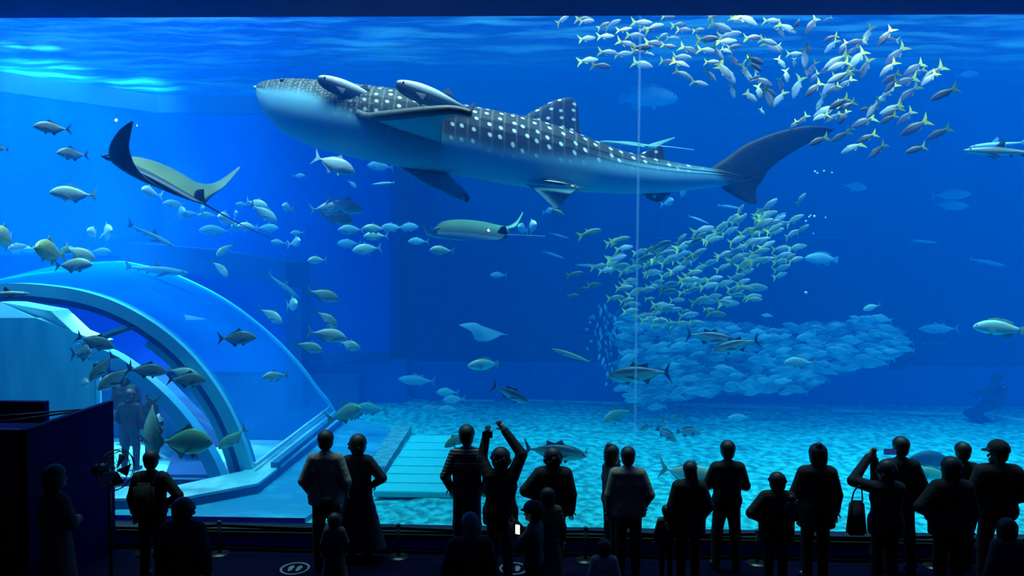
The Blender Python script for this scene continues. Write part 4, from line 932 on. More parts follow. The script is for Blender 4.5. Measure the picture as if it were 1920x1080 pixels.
# ------------------------------------------------------------------ people: one continuous surface grown from joints
class Field:
    def __init__(s, lo, hi, h):
        s.h = h; s.o = np.array(lo, float); s.n = np.ceil((np.array(hi) - s.o) / h).astype(int) + 1
        s.F = np.full(s.n, 1.0, np.float32)
        s.ax = [s.o[i] + h * np.arange(s.n[i]) for i in range(3)]
    def cap(s, a, b, ra, rb, k=.04, sub=False, sq=(1, 1, 1)):
        a = np.array(a, float); b = np.array(b, float); sq = np.array(sq, float); m = max(ra, rb) * 1.0 + k + .06
        lo = np.minimum(a, b) - m / np.minimum(sq, 1); hi = np.maximum(a, b) + m / np.minimum(sq, 1)
        i0 = np.clip(((lo - s.o) / s.h).astype(int), 0, s.n - 1); i1 = np.clip(np.ceil((hi - s.o) / s.h).astype(int) + 1, 1, s.n)
        if (i1 <= i0).any(): return
        X = s.ax[0][i0[0]:i1[0], None, None] * sq[0]; Y = s.ax[1][None, i0[1]:i1[1], None] * sq[1]; Z = s.ax[2][None, None, i0[2]:i1[2]] * sq[2]
        A = a * sq; d = b * sq - A; L2 = max(1e-9, (d ** 2).sum())
        t = np.clip(((X - A[0]) * d[0] + (Y - A[1]) * d[1] + (Z - A[2]) * d[2]) / L2, 0, 1)
        D = np.sqrt((X - A[0] - t * d[0]) ** 2 + (Y - A[1] - t * d[1]) ** 2 + (Z - A[2] - t * d[2]) ** 2) - (ra + (rb - ra) * t)
        sl_ = tuple(slice(i0[i], i1[i]) for i in range(3)); F = s.F[sl_]
        if sub: s.F[sl_] = np.maximum(F, -D)
        else:
            h = np.maximum(k - np.abs(F - D), 0) / k; s.F[sl_] = np.minimum(F, D) - h * h * k * .25
    def clipz(s, z, above=True):
        Z = s.ax[2][None, None, :]; s.F = np.maximum(s.F, (z - Z) if above else (Z - z))
    def surf(s):
        F = s.F; F[0] = F[-1] = 1; F[:, 0] = F[:, -1] = 1; F[:, :, 0] = F[:, :, -1] = 1
        S = F < 0; nx, ny, nz = F.shape
        cnt = np.zeros((nx-1, ny-1, nz-1), np.int8)
        for dx in (0, 1):
            for dy in (0, 1):
                for dz in (0, 1): cnt += S[dx:nx-1+dx, dy:ny-1+dy, dz:nz-1+dz]
        ci = np.argwhere((cnt > 0) & (cnt < 8)); idx = -np.ones(cnt.shape, np.int64); idx[tuple(ci.T)] = np.arange(len(ci))
        acc = np.zeros((len(ci), 3)); num = np.zeros(len(ci))
        for a in range(3):
            for u in (0, 1):
                for v in (0, 1):
                    o0 = np.zeros(3, int); o0[(a + 1) % 3] = u; o0[(a + 2) % 3] = v; o1 = o0.copy(); o1[a] = 1
                    f0 = F[tuple((ci + o0).T)]; f1 = F[tuple((ci + o1).T)]; m = (f0 < 0) != (f1 < 0)
                    t = np.where(m, f0 / np.where(m, f0 - f1, 1), 0); p = ci + o0 + np.outer(t, np.eye(3)[a])
                    acc += p * m[:, None]; num += m
        V = acc / num[:, None] * s.h + s.o; faces = []
        for a in range(3):
            b, c = (a + 1) % 3, (a + 2) % 3
            sl0 = [slice(None)] * 3; sl1 = [slice(None)] * 3; sl0[a] = slice(0, -1); sl1[a] = slice(1, None)
            A = S[tuple(sl0)]; B = S[tuple(sl1)]; e = np.argwhere(A != B)
            inn = A[tuple(e.T)]; eb = np.eye(3, dtype=int)[b]; ec = np.eye(3, dtype=int)[c]
            q = np.stack([idx[tuple((e - eb - ec).T)], idx[tuple((e - ec).T)], idx[tuple(e.T)], idx[tuple((e - eb).T)]], 1)
            q[~inn] = q[~inn][:, ::-1]; faces.append(q)
        return V, np.concatenate(faces)
def np_mesh(name, V, Fc, mat, parent):
    me = bpy.data.meshes.new(name); me.vertices.add(len(V)); me.vertices.foreach_set('co', V.astype(np.float32).ravel())
    n = len(Fc); me.loops.add(n * 4); me.loops.foreach_set('vertex_index', Fc.astype(np.int32).ravel())
    me.polygons.add(n); me.polygons.foreach_set('loop_start', np.arange(0, n * 4, 4, dtype=np.int32)); me.update(calc_edges=True); me.validate()
    me.materials.append(mat); return link_mesh(name, me, parent)
m_skin = noise_mat('skin_tone', (.30, .17, .11), (.38, .22, .15), 6, .6)
m_hair = noise_mat('dark_hair', (.006, .005, .005), (.014, .011, .01), 40, .55, stretch=(1, 1, .2))
m_grey = noise_mat('grey_hair', (.08, .08, .085), (.16, .16, .17), 40, .6)
m_dev = noise_mat('device_black', (.01, .01, .012), (.02, .02, .022), 10, .3)
def cloth(name, c, scale=40):
    return noise_mat('cloth_' + name, c, tuple(min(1, v * 1.5) for v in c), scale, .85, bump=.25, bscale=25)
CL = dict(black=cloth('black', (.006, .006, .008)), navy=cloth('navy', (.006, .008, .02)), cream=cloth('cream', (.20, .19, .16)), white=cloth('white', (.3, .3, .3)), denim=cloth('denim', (.012, .022, .05)),
    grey=cloth('grey', (.05, .05, .055)), check=cloth('patterned', (.06, .055, .045), 12), brown=cloth('brown', (.03, .022, .016)))
# navy and pale horizontal stripes
m_str, nt, out = new_mat('cloth_striped'); b = N(nt, 'ShaderNodeBsdfPrincipled'); nt.links.new(b.outputs[0], out.inputs[0]); b.inputs['Roughness'].default_value = .85
wv2 = N(nt, 'ShaderNodeTexWave', wave_type='BANDS', bands_direction='Z'); wv2.inputs['Scale'].default_value = 8; tc = N(nt, 'ShaderNodeTexCoord'); nt.links.new(tc.outputs['Object'], wv2.inputs['Vector'])
r = N(nt, 'ShaderNodeValToRGB'); r.color_ramp.elements[0].position = .62; r.color_ramp.elements[1].position = .7; r.color_ramp.elements[0].color = (.008, .01, .02, 1); r.color_ramp.elements[1].color = (.22, .22, .2, 1)
nt.links.new(wv2.outputs['Fac'], r.inputs[0]); nt.links.new(r.outputs[0], b.inputs['Base Color']); CL['striped'] = m_str
ARM = {  # elbow, wrist in body coordinates (x outwards, y forward), H = 1.75
 'down': ((.255, -.03, 1.13), (.26, .04, .88)), 'pocket': ((.285, -.06, 1.14), (.22, .08, .95)), 'front': ((.27, .02, 1.13), (.07, .22, 1.10)), 'folded': ((.275, .05, 1.14), (-.04, .21, 1.17)),
 'hip': ((.38, -.03, 1.17), (.22, .06, 1.06)), 'phone': ((.24, .17, 1.20), (.10, .30, 1.42)), 'up_in': ((.36, .06, 1.62), (.13, .14, 1.84)), 'chin': ((.24, .12, 1.18), (.08, .14, 1.44)), 'back': ((.27, -.12, 1.14), (.08, -.17, .98))}
def hand(V, w, e, side, curl=.5):
    """palm, four unequal bent fingers and a thumb: list of (verts, faces)"""
    d = (w - e).normalized(); fw = Vector((0, 1, 0)); n_ = d.cross(fw)
    if n_.length < .2: n_ = d.cross(Vector((1, 0, 0)))
    n_.normalize(); pn = n_.cross(d).normalized()           # pn: back of hand direction, n_: across the palm
    V.append(tube_data([w - d * .03, w, w + d * .045, w + d * .085], [.026, .031, .040, .036], 8, pn, .5))
    for k, (off, ln) in enumerate(((.028, .068), (.010, .078), (-.009, .072), (-.027, .056))):
        b0 = w + d * .078 + n_ * off * side; p = [b0]; q = d.copy()
        for j in range(3):
            q = (q - pn * (curl * (.35 + .25 * j))).normalized(); p.append(p[-1] + q * ln * (.42, .33, .25)[j])
        V.append(tube_data(p, [.0095, .009, .008, .006], 6, n_))
    b0 = w + d * .028 + n_ * .03 * side; q = (d * .6 + n_ * side * .7 - pn * .3).normalized()
    V.append(tube_data([b0, b0 + q * .035, b0 + (q * .035 + (q + d * .7).normalized() * .028)], [.013, .0105, .008], 6, pn))
def person(px, Y, top_px, label, yaw=0, arms=('down', 'down'), top='black', legs='black', hair='short', W=1.0, skirt=None, lean=(0, 0), tilt=0, legspread=.10, headturn=0, coat=.0, h=.0155, bald=False, group=None, child=False, name='person', hem=.88, puff=.0, floor_z=0, hairm=None, arm_pts=None):
    """stands at depth Y with the crown of the head at pixel (px, top_px); yaw 0 = back to the camera"""
    c = P(px, top_px, Y); H = c.z - floor_z; s = H / 1.75; W = W * .86; hs = 1.22 if child else 1.0
    x0 = c.x - lean[0] * s
    root = empty(name, (x0, Y, floor_z), R(yaw)); root.scale = (s, s, s)
    tag(root, label, 'person', group)
    lx, ly = lean; tz = lambda z: max(0, (z - .9) / .85)
    L = lambda x, y, z: (x + lx * tz(z), y + ly * tz(z), z)
    nk = Vector(L(0, -.01, 1.47)); hc = Vector(L(0 + tilt * .05, .015, 1.625)); hr = .096 * hs
    arm_j = []
    for sd, ar in zip((-1, 1), arms):
        if arm_pts and sd in arm_pts: e, w_ = arm_pts[sd]
        else:
            e, w_ = ARM[ar]; e = (sd * e[0] * (.5 + .5 * W), e[1], e[2]); w_ = (sd * w_[0], w_[1], w_[2])
        arm_j.append((Vector(L(sd * .175 * W, -.01, 1.405)), Vector(L(*e)), Vector(L(*w_))))
    def torso(f, g, k=.06):
        f.cap(L(-.125*W, -.01, 1.40), L(.125*W, -.01, 1.40), .065+g, .065+g, k); f.cap(L(-.10*W, 0, 1.27), L(.10*W, 0, 1.27), .10+g, .10+g, k)
        f.cap(L(-.075*W, 0, 1.12), L(.075*W, 0, 1.12), .095+g, .095+g, k); f.cap(L(-.085*W, 0, .96), L(.085*W, 0, .96), .105+g, .105+g, k)
        f.cap(L(0, -.01, 1.44), nk, .07+g*.5, .055+g*.4, k)
    lo = (-.62, -.38, -.02); hi = (.62, .50, 1.80 + (.15 if max(w_[2] for _, _, w_ in arm_j) > 1.5 else 0))
    if max(w_[2] for _, _, w_ in arm_j) > 1.6: hi = (.62, .5, 2.1)
    # ---- body
    f = Field(lo, hi, h); torso(f, -.012)
    f.cap(nk, hc - Vector((0, .02, .05)), .052, .05, .03); f.cap(hc + Vector((0, .0, .03)), hc + Vector((0, .012, -.035)), hr, hr * .72, .03, sq=(1.1, .98, 1))
    hd = Vector((math.sin(R(headturn)), math.cos(R(headturn)), 0)); hx = Vector((hd.y, -hd.x, 0))
    f.cap(hc + hd * .088 * hs + Vector((0, 0, -.01)), hc + hd * .105 * hs + Vector((0, 0, -.035)), .012, .016, .02)          # nose
    f.cap(hc + hd * .07 * hs + Vector((0, 0, -.085)), hc + hd * .06 * hs + Vector((0, 0, -.08)), .03, .03, .03)              # chin
    for sd in (-1, 1):
        f.cap(hc + hx * (sd * .082 * hs) + Vector((0, 0, .012)), hc + hx * (sd * .085 * hs) + Vector((0, 0, -.03)), .016, .012, .01)   # ear
        f.cap(hc + hd * .082 * hs + hx * sd * .03 + Vector((0, 0, .012)), hc + hd * .082 * hs + hx * sd * .034 + Vector((0, 0, .012)), .004, .004, .01, sub=True)
    for (a, e, w_) in arm_j: f.cap(a, e, .048, .037, .03); f.cap(e, w_, .038, .026, .02)
    lg = []
    for sd in (-1, 1):
        hp = (sd * .085 * W, 0, .92); kn = (sd * (legspread * .5 + .055), .02, .50); an = (sd * legspread, -.02, .085); lg.append((hp, kn, an))
        f.cap(hp, kn, .083, .055, .04); f.cap(kn, an, .054, .036, .03); f.cap(an, (an[0] + sd * .02, .13, .04), .036, .03, .03)
    V, Fc = f.surf()
    hv = []
    for sd, (a, e, w_) in zip((-1, 1), arm_j): hand(hv, w_, e, sd, .9)
    vs_ = [tuple(v) for v in V]; fs_ = [tuple(q) for q in Fc]
    for v, q in hv: o_ = len(vs_); vs_ += [tuple(p) for p in v]; fs_ += [tuple(i + o_ for i in t) for t in q]
    mesh('body', vs_, fs_, m_skin, root)
    # ---- top garment with sleeves
    g = .012 + coat + puff; f = Field(lo, hi, h); torso(f, g)
    for (a, e, w_) in arm_j: f.cap(a, e, .058 + g * .9, .050 + g * .7, .022); f.cap(e, w_ + (e - w_) * .06, .050 + g * .7, .038 + g * .5, .015)
    if hem < .85: f.cap(L(-.09*W, 0, .95), L(-.09*W, 0, hem), .115 + g, .12 + g, .06); f.cap(L(.09*W, 0, .95), L(.09*W, 0, hem), .115 + g, .12 + g, .06)
    f.clipz(hem); zc = nk[2] + .015; f.clipz(zc + .62 if hi[2] > 1.85 else zc + .02, False) if False else None
    V, Fc = f.surf(); np_mesh('top', V, Fc, CL[top], root)
    # ---- trousers or skirt
    f = Field((-.5, -.36, 0), (.5, .36, 1.05), h)
    if skirt:
        zlow, wd = skirt
        for q in range(7):
            t = q / 6; z = 1.0 - (1.0 - zlow) * t; hw = .075 * W + wd * t; f.cap((-hw, 0, z), (hw, 0, z), .115 + .05 * t, .115 + .05 * t, .05)
        f.clipz(zlow)
    else:
        f.cap((-.085 * W, 0, .95), (.085 * W, 0, .95), .118, .118, .05)
        for hp, kn, an in lg: f.cap(hp, kn, .102, .075, .04); f.cap(kn, an, .076, .062, .03)
        f.clipz(.075)
    f.clipz(1.0, False); V, Fc = f.surf(); np_mesh('skirt' if skirt else 'trousers', V, Fc, CL[legs], root)
    for (hp, kn, an), sd in zip(lg, (-1, 1)):
        v, q = tube_data([Vector((an[0], -.075, .045)), Vector((an[0], -.05, .05)), Vector((an[0] + sd * .005, .03, .05)), Vector((an[0] + sd * .015, .12, .036)), Vector((an[0] + sd * .02, .175, .028))], [.03, .044, .047, .046, .022], 10, Vector((0, 0, 1)), .75)
        v = [Vector((p[0], p[1], max(0, p[2]))) for p in v]; mesh('shoe', v, q, m_dev, root)
    # ---- hair
    hm = hairm or (m_grey if hair == 'grey' else m_hair); f = Field((hc.x - .25, hc.y - .30, 1.05), (hc.x + .25, hc.y + .22, 1.86), .011)
    R1 = hr + .014; bk = -hd * .016
    if hair in ('short', 'grey', 'ponytail', 'cap', 'bald'):
        gth = -.006 if hair == 'bald' else 0
        f.cap(hc + bk + Vector((0, 0, .045)), hc + bk * 1.2 + Vector((0, 0, -.02)), R1 + gth, R1 * .86 + gth, .02, sq=(1.06, .96, 1))
    elif hair in ('curly', 'round'):
        f.cap(hc + bk + Vector((0, 0, .04)), hc + bk * 1.5 + Vector((0, 0, -.03)), R1 + .012, R1 + .004, .02)
        rr = random.Random(int(px))
        for k in range(46 if hair == 'curly' else 12):
            u = rr.uniform(0, 6.28); v_ = rr.uniform(-.4, 1.4); q = Vector((math.cos(u) * math.cos(v_), math.sin(u) * math.cos(v_), math.sin(v_))) * (R1 + .014)
            f.cap(hc + bk + q, hc + bk + q, .022, .022, .012)
    else:   # long, bun
        f.cap(hc + bk + Vector((0, 0, .045)), hc + bk * 1.4 + Vector((0, 0, -.04)), R1 + .006, R1, .02)
        zl_ = 1.30 if hair == 'long' else 1.50
        for sd in (-1, 1): f.cap(hc - hd * .02 + hx * sd * .055 + Vector((0, 0, -.02)), Vector((hc.x, hc.y, zl_)) - hd * .045 + hx * sd * .06, .052, .04, .04)
        f.cap(hc - hd * .045 + Vector((0, 0, 0)), Vector((hc.x, hc.y, zl_ - .03)) - hd * .075, .07, .045, .04)
        if hair == 'bun': f.cap(hc + Vector((0, -.05, .13)), hc + Vector((0, -.06, .14)), .05, .045, .02)
    if hair == 'ponytail': f.cap(hc - hd * .11 + Vector((0, 0, .01)), hc - hd * .14 + Vector((.03, 0, -.17)), .035, .02, .03)
    # face kept free
    f.cap(hc + hd * .115 + Vector((0, 0, -.035)), hc + hd * .115 + Vector((0, 0, -.04)), .085, .085, .01, sub=True)
    V, Fc = f.surf(); np_mesh('hair', V, Fc, hm, root)
    if hair == 'cap':
        f = Field((hc.x - .24, hc.y - .24, hc.z - .02), (hc.x + .24, hc.y + .24, hc.z + .2), .010)
        f.cap(hc + bk * .6 + Vector((0, 0, .05)), hc + bk * .6 + Vector((0, 0, .055)), R1 + .010, R1 + .010, .01, sq=(1.02, .95, 1.05)); f.clipz(hc.z + .03)
        f.cap(hc + hd * .10 + hx * .035 + Vector((0, 0, .042)), hc + hd * .155 + hx * .03 + Vector((0, 0, .034)), .022, .016, .015, sq=(1, 1, 1.9))
        f.cap(hc + hd * .10 - hx * .035 + Vector((0, 0, .042)), hc + hd * .155 - hx * .03 + Vector((0, 0, .034)), .022, .016, .015, sq=(1, 1, 1.9))
        f.cap(hc + hd * .11 + Vector((0, 0, .045)), hc + hd * .165 + Vector((0, 0, .036)), .026, .018, .015, sq=(1, 1, 1.9))
        V, Fc = f.surf(); np_mesh('cap', V, Fc, CL['black'], root)
    for sd in (-1, 1): ball('eye', hc + hd * .084 * hs + hx * sd * .031 + Vector((0, 0, .012)), .011, m_eye, root, 8)
    root['_hand'] = 0; del root['_hand']
    return root, arm_j, s
def at(res, v):
    """world point of a body coordinate"""
    root = res[0]; return root.location + (Euler(root.rotation_euler).to_matrix() @ Vector(v)) * res[2]
A = {}
A['hairwoman'] = person(102, 7.9, 876, 'woman with long dark hair in a speckled dress before the dark partition', yaw=-20, hair='long', top='check', legs='check', skirt=(.25, .06), arms=('front', 'front'), W=.95, headturn=25)
A['packman'] = person(283, 9.0, 848, 'man in a dark T-shirt with a backpack beside the pedestal fan', arms=('down', 'hip'), W=1.18, coat=.012)
A['lowman'] = person(343, 7.4, 938, 'close visitor with short wavy hair, head below the backpack man', hair='curly', W=1.1, coat=.03, puff=.01, headturn=20)
A['sweater'] = person(611, 9.4, 810, 'man in a cream sweater with a dark shoulder strap', top='cream', arms=('pocket', 'pocket'), W=1.05, puff=.012, hem=.84, headturn=15)
A['dress'] = person(671, 9.7, 818, 'woman in a long flared dark dress, one elbow out, beside the cream sweater', hair='round', arms=('front', 'hip'), skirt=(.16, .17), legs='navy', top='navy', puff=.015, W=.95)
A['kid1'] = person(627, 8.7, 966, 'small child standing between the cream sweater man and the long dress', child=True, hair='round', coat=.03, arms=('down', 'front'), top='grey', skirt=(.3, .08), legs='grey')
A['stripe'] = person(876, 9.6, 800, 'tall man in a navy striped long-sleeved shirt', top='striped', legs='denim', arms=('pocket', 'pocket'), W=1.02, puff=.008, hem=.86, headturn=30)
A['photo'] = person(939, 9.05, 843, 'man in black raising a camera over his head with both hands', top='black', legs='denim', W=1.0, coat=.02, hem=.80, hair='curly',
    arm_pts={-1: ((-.25, .10, 1.60), (-.20, .20, 1.88)), 1: ((.27, .04, 1.68), (.03, .18, 1.97))})
A['bald'] = person(882, 7.05, 964, 'close visitor with cropped grey hair, seen between the striped man and the photographer', hair='bald', hairm=m_grey, W=1.1, coat=.02, top='black')
A['curlwoman'] = person(1037, 9.4, 843, 'person with curly hair and a wide dark jumper, elbow bent', hair='curly', W=1.15, puff=.03, arms=('hip', 'down'), hem=.84, coat=.01)
A['capkid'] = person(1001, 8.0, 946, 'child in a peaked cap looking down at a lit phone', child=True, hair='cap', yaw=75, W=.95, coat=.02, arms=('phone', 'phone'), top='grey')
A['shawl'] = person(1027, 8.65, 918, 'shorter woman in a pale speckled top in front of the curly-haired person', hair='long', top='check', legs='grey', skirt=(.3, .08), W=1.0, puff=.02, arms=('front', 'down'), yaw=20)
A['couple1'] = person(1147, 9.75, 837, 'slim woman in profile leaning her head towards the man in the pale sweater', hair='bun', yaw=-72, W=.85, arms=('chin', 'front'), puff=.01, headturn=0)
A['couple2'] = person(1176, 9.35, 841, 'man in a pale sweater, head inclined to the woman on his left', top='cream', arms=('down', 'pocket'), W=1.12, puff=.02, hem=.84, lean=(-.03, 0), headturn=-30)
A['kid2'] = person(1133, 7.9, 1016, 'child in a white top whose head just shows at the bottom edge', child=True, hair='round', top='white', W=1.1, coat=.02)
A['kid3'] = person(1250, 9.35, 950, 'smallest boy holding the hand of the ponytailed woman', child=True, hair='short', coat=.015, top='grey', arms=('down', 'hip'))
A['pony'] = person(1293, 9.2, 868, 'woman with a ponytail in a dark coat beside the smallest boy', hair='ponytail', W=1.05, puff=.03, hem=.72, arms=('down', 'pocket'), headturn=-30)
A['folded'] = person(1365, 9.6, 829, 'man in a dark jacket standing straight with folded arms, legs apart', arms=('folded', 'folded'), W=1.05, coat=.012, legspread=.14, hem=.85)
A['mother'] = person(1458, 9.0, 889, 'short woman in a bulky dark coat carrying a baby', hair='round', W=1.15, puff=.035, hem=.74, arms=('hip', 'front'))
A['baby'] = person(1484, 8.86, 930, 'baby held at the shoulder of the short woman in the bulky coat', child=True, hair='round', floor_z=P(1484, 1000, 8.86).z, h=.02, arms=('front', 'front'), top='grey', legs='grey')
A['hatwoman'] = person(1533, 9.3, 836, 'woman with long dark hair gathered under a small knitted hat', hair='bun', W=1.08, puff=.025, hem=.72, arms=('front', 'down'), headturn=-35)
A['bagwoman'] = person(1664, 9.0, 866, 'woman lifting a phone in both raised hands, tote bag at her elbow', hair='round', W=1.0, puff=.02, top='navy', hem=.8,
    arm_pts={-1: ((-.40, .10, 1.46), (-.13, .24, 1.76)), 1: ((-.02, .26, 1.42), (-.05, .27, 1.72))})
A['tall'] = person(1690, 9.6, 822, 'tall man in a dark jacket with legs apart beside the woman photographing', W=1.06, coat=.015, legspread=.17, hem=.84, arms=('front', 'pocket'))
A['belt'] = person(1785, 8.8, 861, 'person in a hooded dark jacket with a waist bag', hair='round', W=1.1, puff=.03, hem=.82, arms=('hip', 'down'))
A['behind'] = person(1806, 9.75, 832, 'man with short hair standing behind the waist bag wearer', W=1.05, coat=.02, arms=('down', 'front'), hem=.85)
A['capman'] = person(1873, 9.15, 831, 'man in a peaked cap and padded jacket at the right edge', hair='cap', headturn=-80, W=1.2, puff=.035, hem=.86, arms=('front', 'hip'), legspread=.15)
A['edgekid'] = person(1889, 8.0, 978, 'child in front of the cap wearer at the bottom right', child=True, hair='round', coat=.02, top='grey')
# visitors inside the vaulted room
A['v1'] = person(243, 15.6, 731, 'visitor in dark clothes walking across the bright floor inside the vault', floor_z=-.6, W=1.15, arms=('pocket', 'down'), h=.022, legspread=.13, hair='round')
A['v2'] = person(283, 16.4, 735, 'visitor with a pale bag further back inside the vault', floor_z=-.6, h=.022, hair='curly', W=1.0, arms=('front', 'down'))
A['v3'] = person(235, 17.6, 702, 'visitor carrying a pale hat, furthest inside the vault', floor_z=-.6, h=.022, hair='round', W=1.3, puff=.03)
ball('pale_bag', P(300, 783, 16.3), .09, CL['white'], None, 10, (1, .6, 1.1)); tag(bpy.data.objects['pale_bag'], 'small white bag carried inside the vault', 'bag')

# ---- things they carry
def camera_thing(c, lb):
    o = empty('camera', c); tag(o, lb, 'camera')
    bm = bmesh.new(); bm_box(bm, (-.065, -.03, -.04), (.065, .03, .04), .008); bm_box(bm, (-.022, -.025, .038), (.022, .025, .06), .005); from_bm('camera_body', bm, m_dev, o)
    tube('lens', [Vector((0, .03, 0)), Vector((0, .06, 0)), Vector((0, .10, 0))], [.034, .034, .037], m_dev, o, 14)
    ball('shutter_button', (.045, 0, .042), .008, m_eye, o, 6)
    return o
camera_thing(P(914, 815, 9.2), 'compact camera held over the head of the photographer in black')
m_screen, nt, out = new_mat('lit_screen'); e = N(nt, 'ShaderNodeEmission'); e.inputs[0].default_value = (1, .93, .75, 1); e.inputs[1].default_value = 1.4; nt.links.new(e.outputs[0], out.inputs[0])
m_screen2, nt, out = new_mat('dim_screen'); e = N(nt, 'ShaderNodeEmission'); e.inputs[0].default_value = (.02, .06, .30, 1); e.inputs[1].default_value = .5; nt.links.new(e.outputs[0], out.inputs[0])
def phone(c, rot, scr, lb, sz=(.075, .155)):
    o = empty('phone', c); o.rotation_euler = rot; tag(o, lb, 'phone')
    a, b = sz[0] / 2, sz[1] / 2
    box('phone_case', (-a, -.005, -b), (a, .005, b), m_dev, o, .003); box('screen', (-a * .9, -.0065, -b * .93), (a * .9, -.0051, b * .93), scr, o)
phone(P(970, 993, 7.95), (R(-35), R(18), R(25)), m_screen, 'phone with a bright screen in the hands of the child in a cap', (.06, .11))
phone(P(1669, 847, 9.25), (0, R(90), R(0)), m_screen2, 'phone held up sideways by the woman with the tote bag')
# tote bag
c = P(1604, 966, 8.95); o = empty('tote_bag', c); tag(o, 'dark tote bag hanging from the elbow of the woman with the raised phone', 'bag')
bm = bmesh.new(); bm_box(bm, (-.10, -.06, -.24), (.13, .06, .18), .03)
for v in bm.verts:
    if v.co.z > .1: v.co.x *= .72; v.co.y *= .7
from_bm('bag_body', bm, CL['navy'], o, True)
tube('strap', smooth_path([Vector((-.05, 0, .17)), Vector((-.02, 0, .30)), Vector((.05, 0, .36)), Vector((.07, 0, .28)), Vector((.08, 0, .17))], 14), .009, m_dev, o, 6)
# shoulder strap and bag of the man in the cream sweater
r0 = A['sweater']; o = empty('crossbody_bag', at(r0, (.0, 0, 1.0))); tag(o, 'dark crossbody bag with a strap over the cream sweater', 'bag')
q = lambda v: at(r0, v) - o.location
tube('strap', smooth_path([q((-.07, .02, 1.50)), q((-.09, -.11, 1.40)), q((-.06, -.155, 1.22)), q((-.02, -.16, 1.05)), q((.05, -.17, .95))], 18), .017, m_dev, o, 6, .4)
bm = bmesh.new(); bm_box(bm, (-.09, -.05, -.09), (.09, .0, .07), .02); ob = from_bm('bag_body', bm, CL['black'], o, True); ob.location = q((.05, -.145, .93))
# backpack
r0 = A['packman']; o = empty('backpack', at(r0, (0, -.19, 1.15))); tag(o, 'flat black backpack worn by the man in the dark T-shirt', 'backpack')
bm = bmesh.new(); bm_box(bm, (-.13, -.07, -.21), (.13, .05, .22), .05); from_bm('pack_body', bm, CL['black'], o, True)
box('pack_pocket', (-.10, -.095, -.17), (.10, -.065, .0), CL['black'], o, .012)
for sd in (-1, 1): tube('strap', smooth_path([Vector((sd * .09, .03, .17)), Vector((sd * .11, .10, .30)), Vector((sd * .12, .24, .29)), Vector((sd * .12, .32, .16))], 12), .02, CL['black'], o, 6, .4)
# waist bag
c = P(1747, 968, 8.75); o = empty('waist_bag', c); tag(o, 'round waist bag at the left hip of the hooded jacket wearer', 'bag')
ball('pouch', (0, 0, 0), .085, CL['black'], o, 14, (1, .7, .85)); tube('zip', [Vector((-.06, -.055, .02)), Vector((0, -.064, .03)), Vector((.06, -.055, .02))], .004, m_dev, o, 5)
tube('belt', [Vector((.07, .0, .02)), Vector((.2, -.08, .02)), Vector((.36, -.06, .0))], .012, CL['black'], o, 6)

# ------------------------------------------------------------------ divers at the far side
for (px, py, Y, yaw, lb, tiltv) in [(1690, 668, 17.6, -60, 'scuba diver swimming down beside the right end of the shoal', 128), (1862, 733, 17.0, 30, 'scuba diver kneeling on the sand at the foot of the right wall', 25)]:
    c = P(px, py, Y); f = Field((-.6, -.6, -.3), (.6, .6, 1.9), .03)
    f.cap((0, 0, 1.62), (0, .02, 1.58), .11, .10); f.cap((0, 0, 1.5), (0, 0, 1.4), .07, .09)
    f.cap((-.15, 0, 1.38), (.15, 0, 1.38), .09, .09, .06); f.cap((-.1, 0, 1.15), (.1, 0, 1.15), .12, .12, .06); f.cap((-.08, 0, .95), (.08, 0, .95), .13, .13, .06)
    kneel = tiltv < 60
    for sd in (-1, 1):
        f.cap((sd*.2, 0, 1.38), (sd*.34, .15, 1.15), .06, .05); f.cap((sd*.34, .15, 1.15), (sd*.2, .38, 1.1), .05, .04)
        if kneel: f.cap((sd*.1, 0, .92), (sd*.18, .3, .62), .10, .07); f.cap((sd*.18, .3, .62), (sd*.16, -.15, .5), .07, .05)
        else: f.cap((sd*.1, 0, .92), (sd*.14, .08, .5), .10, .07); f.cap((sd*.14, .08, .5), (sd*.16, -.12, .1), .07, .05)
    o = empty('person', c); tag(o, lb, 'person'); o.rotation_euler = (R(tiltv if not kneel else 15), 0, R(yaw))
    V, Fc = f.surf(); ob = np_mesh('body', V, Fc, CL['black'], o); ob.location.z = -1.3
    ob = tube('air_tank', [Vector((0, -.2, .0)), Vector((0, -.2, .05)), Vector((0, -.2, .5)), Vector((0, -.2, .58))], [.06, .09, .09, .05], m_dev, o, 12); ob.location.z = -.35
    for sd in (-1, 1):
        a0 = Vector((sd*.16, -.15, .45 if kneel else .08)); p2 = a0 + (Vector((0, -.5, -.05)) if kneel else Vector((0, -.25, -.55)))
        ob = tube('swim_fin', [a0, a0.lerp(p2, .4), p2], [.05, .08, .12], m_dev, o, 8, .25); ob.location.z = -1.3
    ball('mask', (0, .10, .31), .06, m_eye, o, 10, (1.3, .6, .8))
rng2 = random.Random(5)
def bubbles(pts, lb, grp, Y):
    for (px, py, r_) in pts:
        o = ball('bubble', P(px, py, Y), r_, m_bub, None, 8); tag(o, lb, 'bubble', grp)
m_bub = noise_mat('bubble_skin', (.8, .95, 1), (1, 1, 1), 3, .1)
bubbles([(1528, 322, .022), (1533, 325, .018), (1545, 321, .02), (1560, 324, .016), (1511, 415, .02)], 'tiny bubble drifting in the blue right of the whale shark tail', 'bubbles right of the tail', 13)
bubbles([(1517, 407, .02), (1527, 406, .026), (1520, 404, .016), (1548, 408, .016), (1511, 549, .03), (1525, 438, .014)], 'tiny bubble rising right of the middle school', 'bubbles right of the middle school', 13.5)

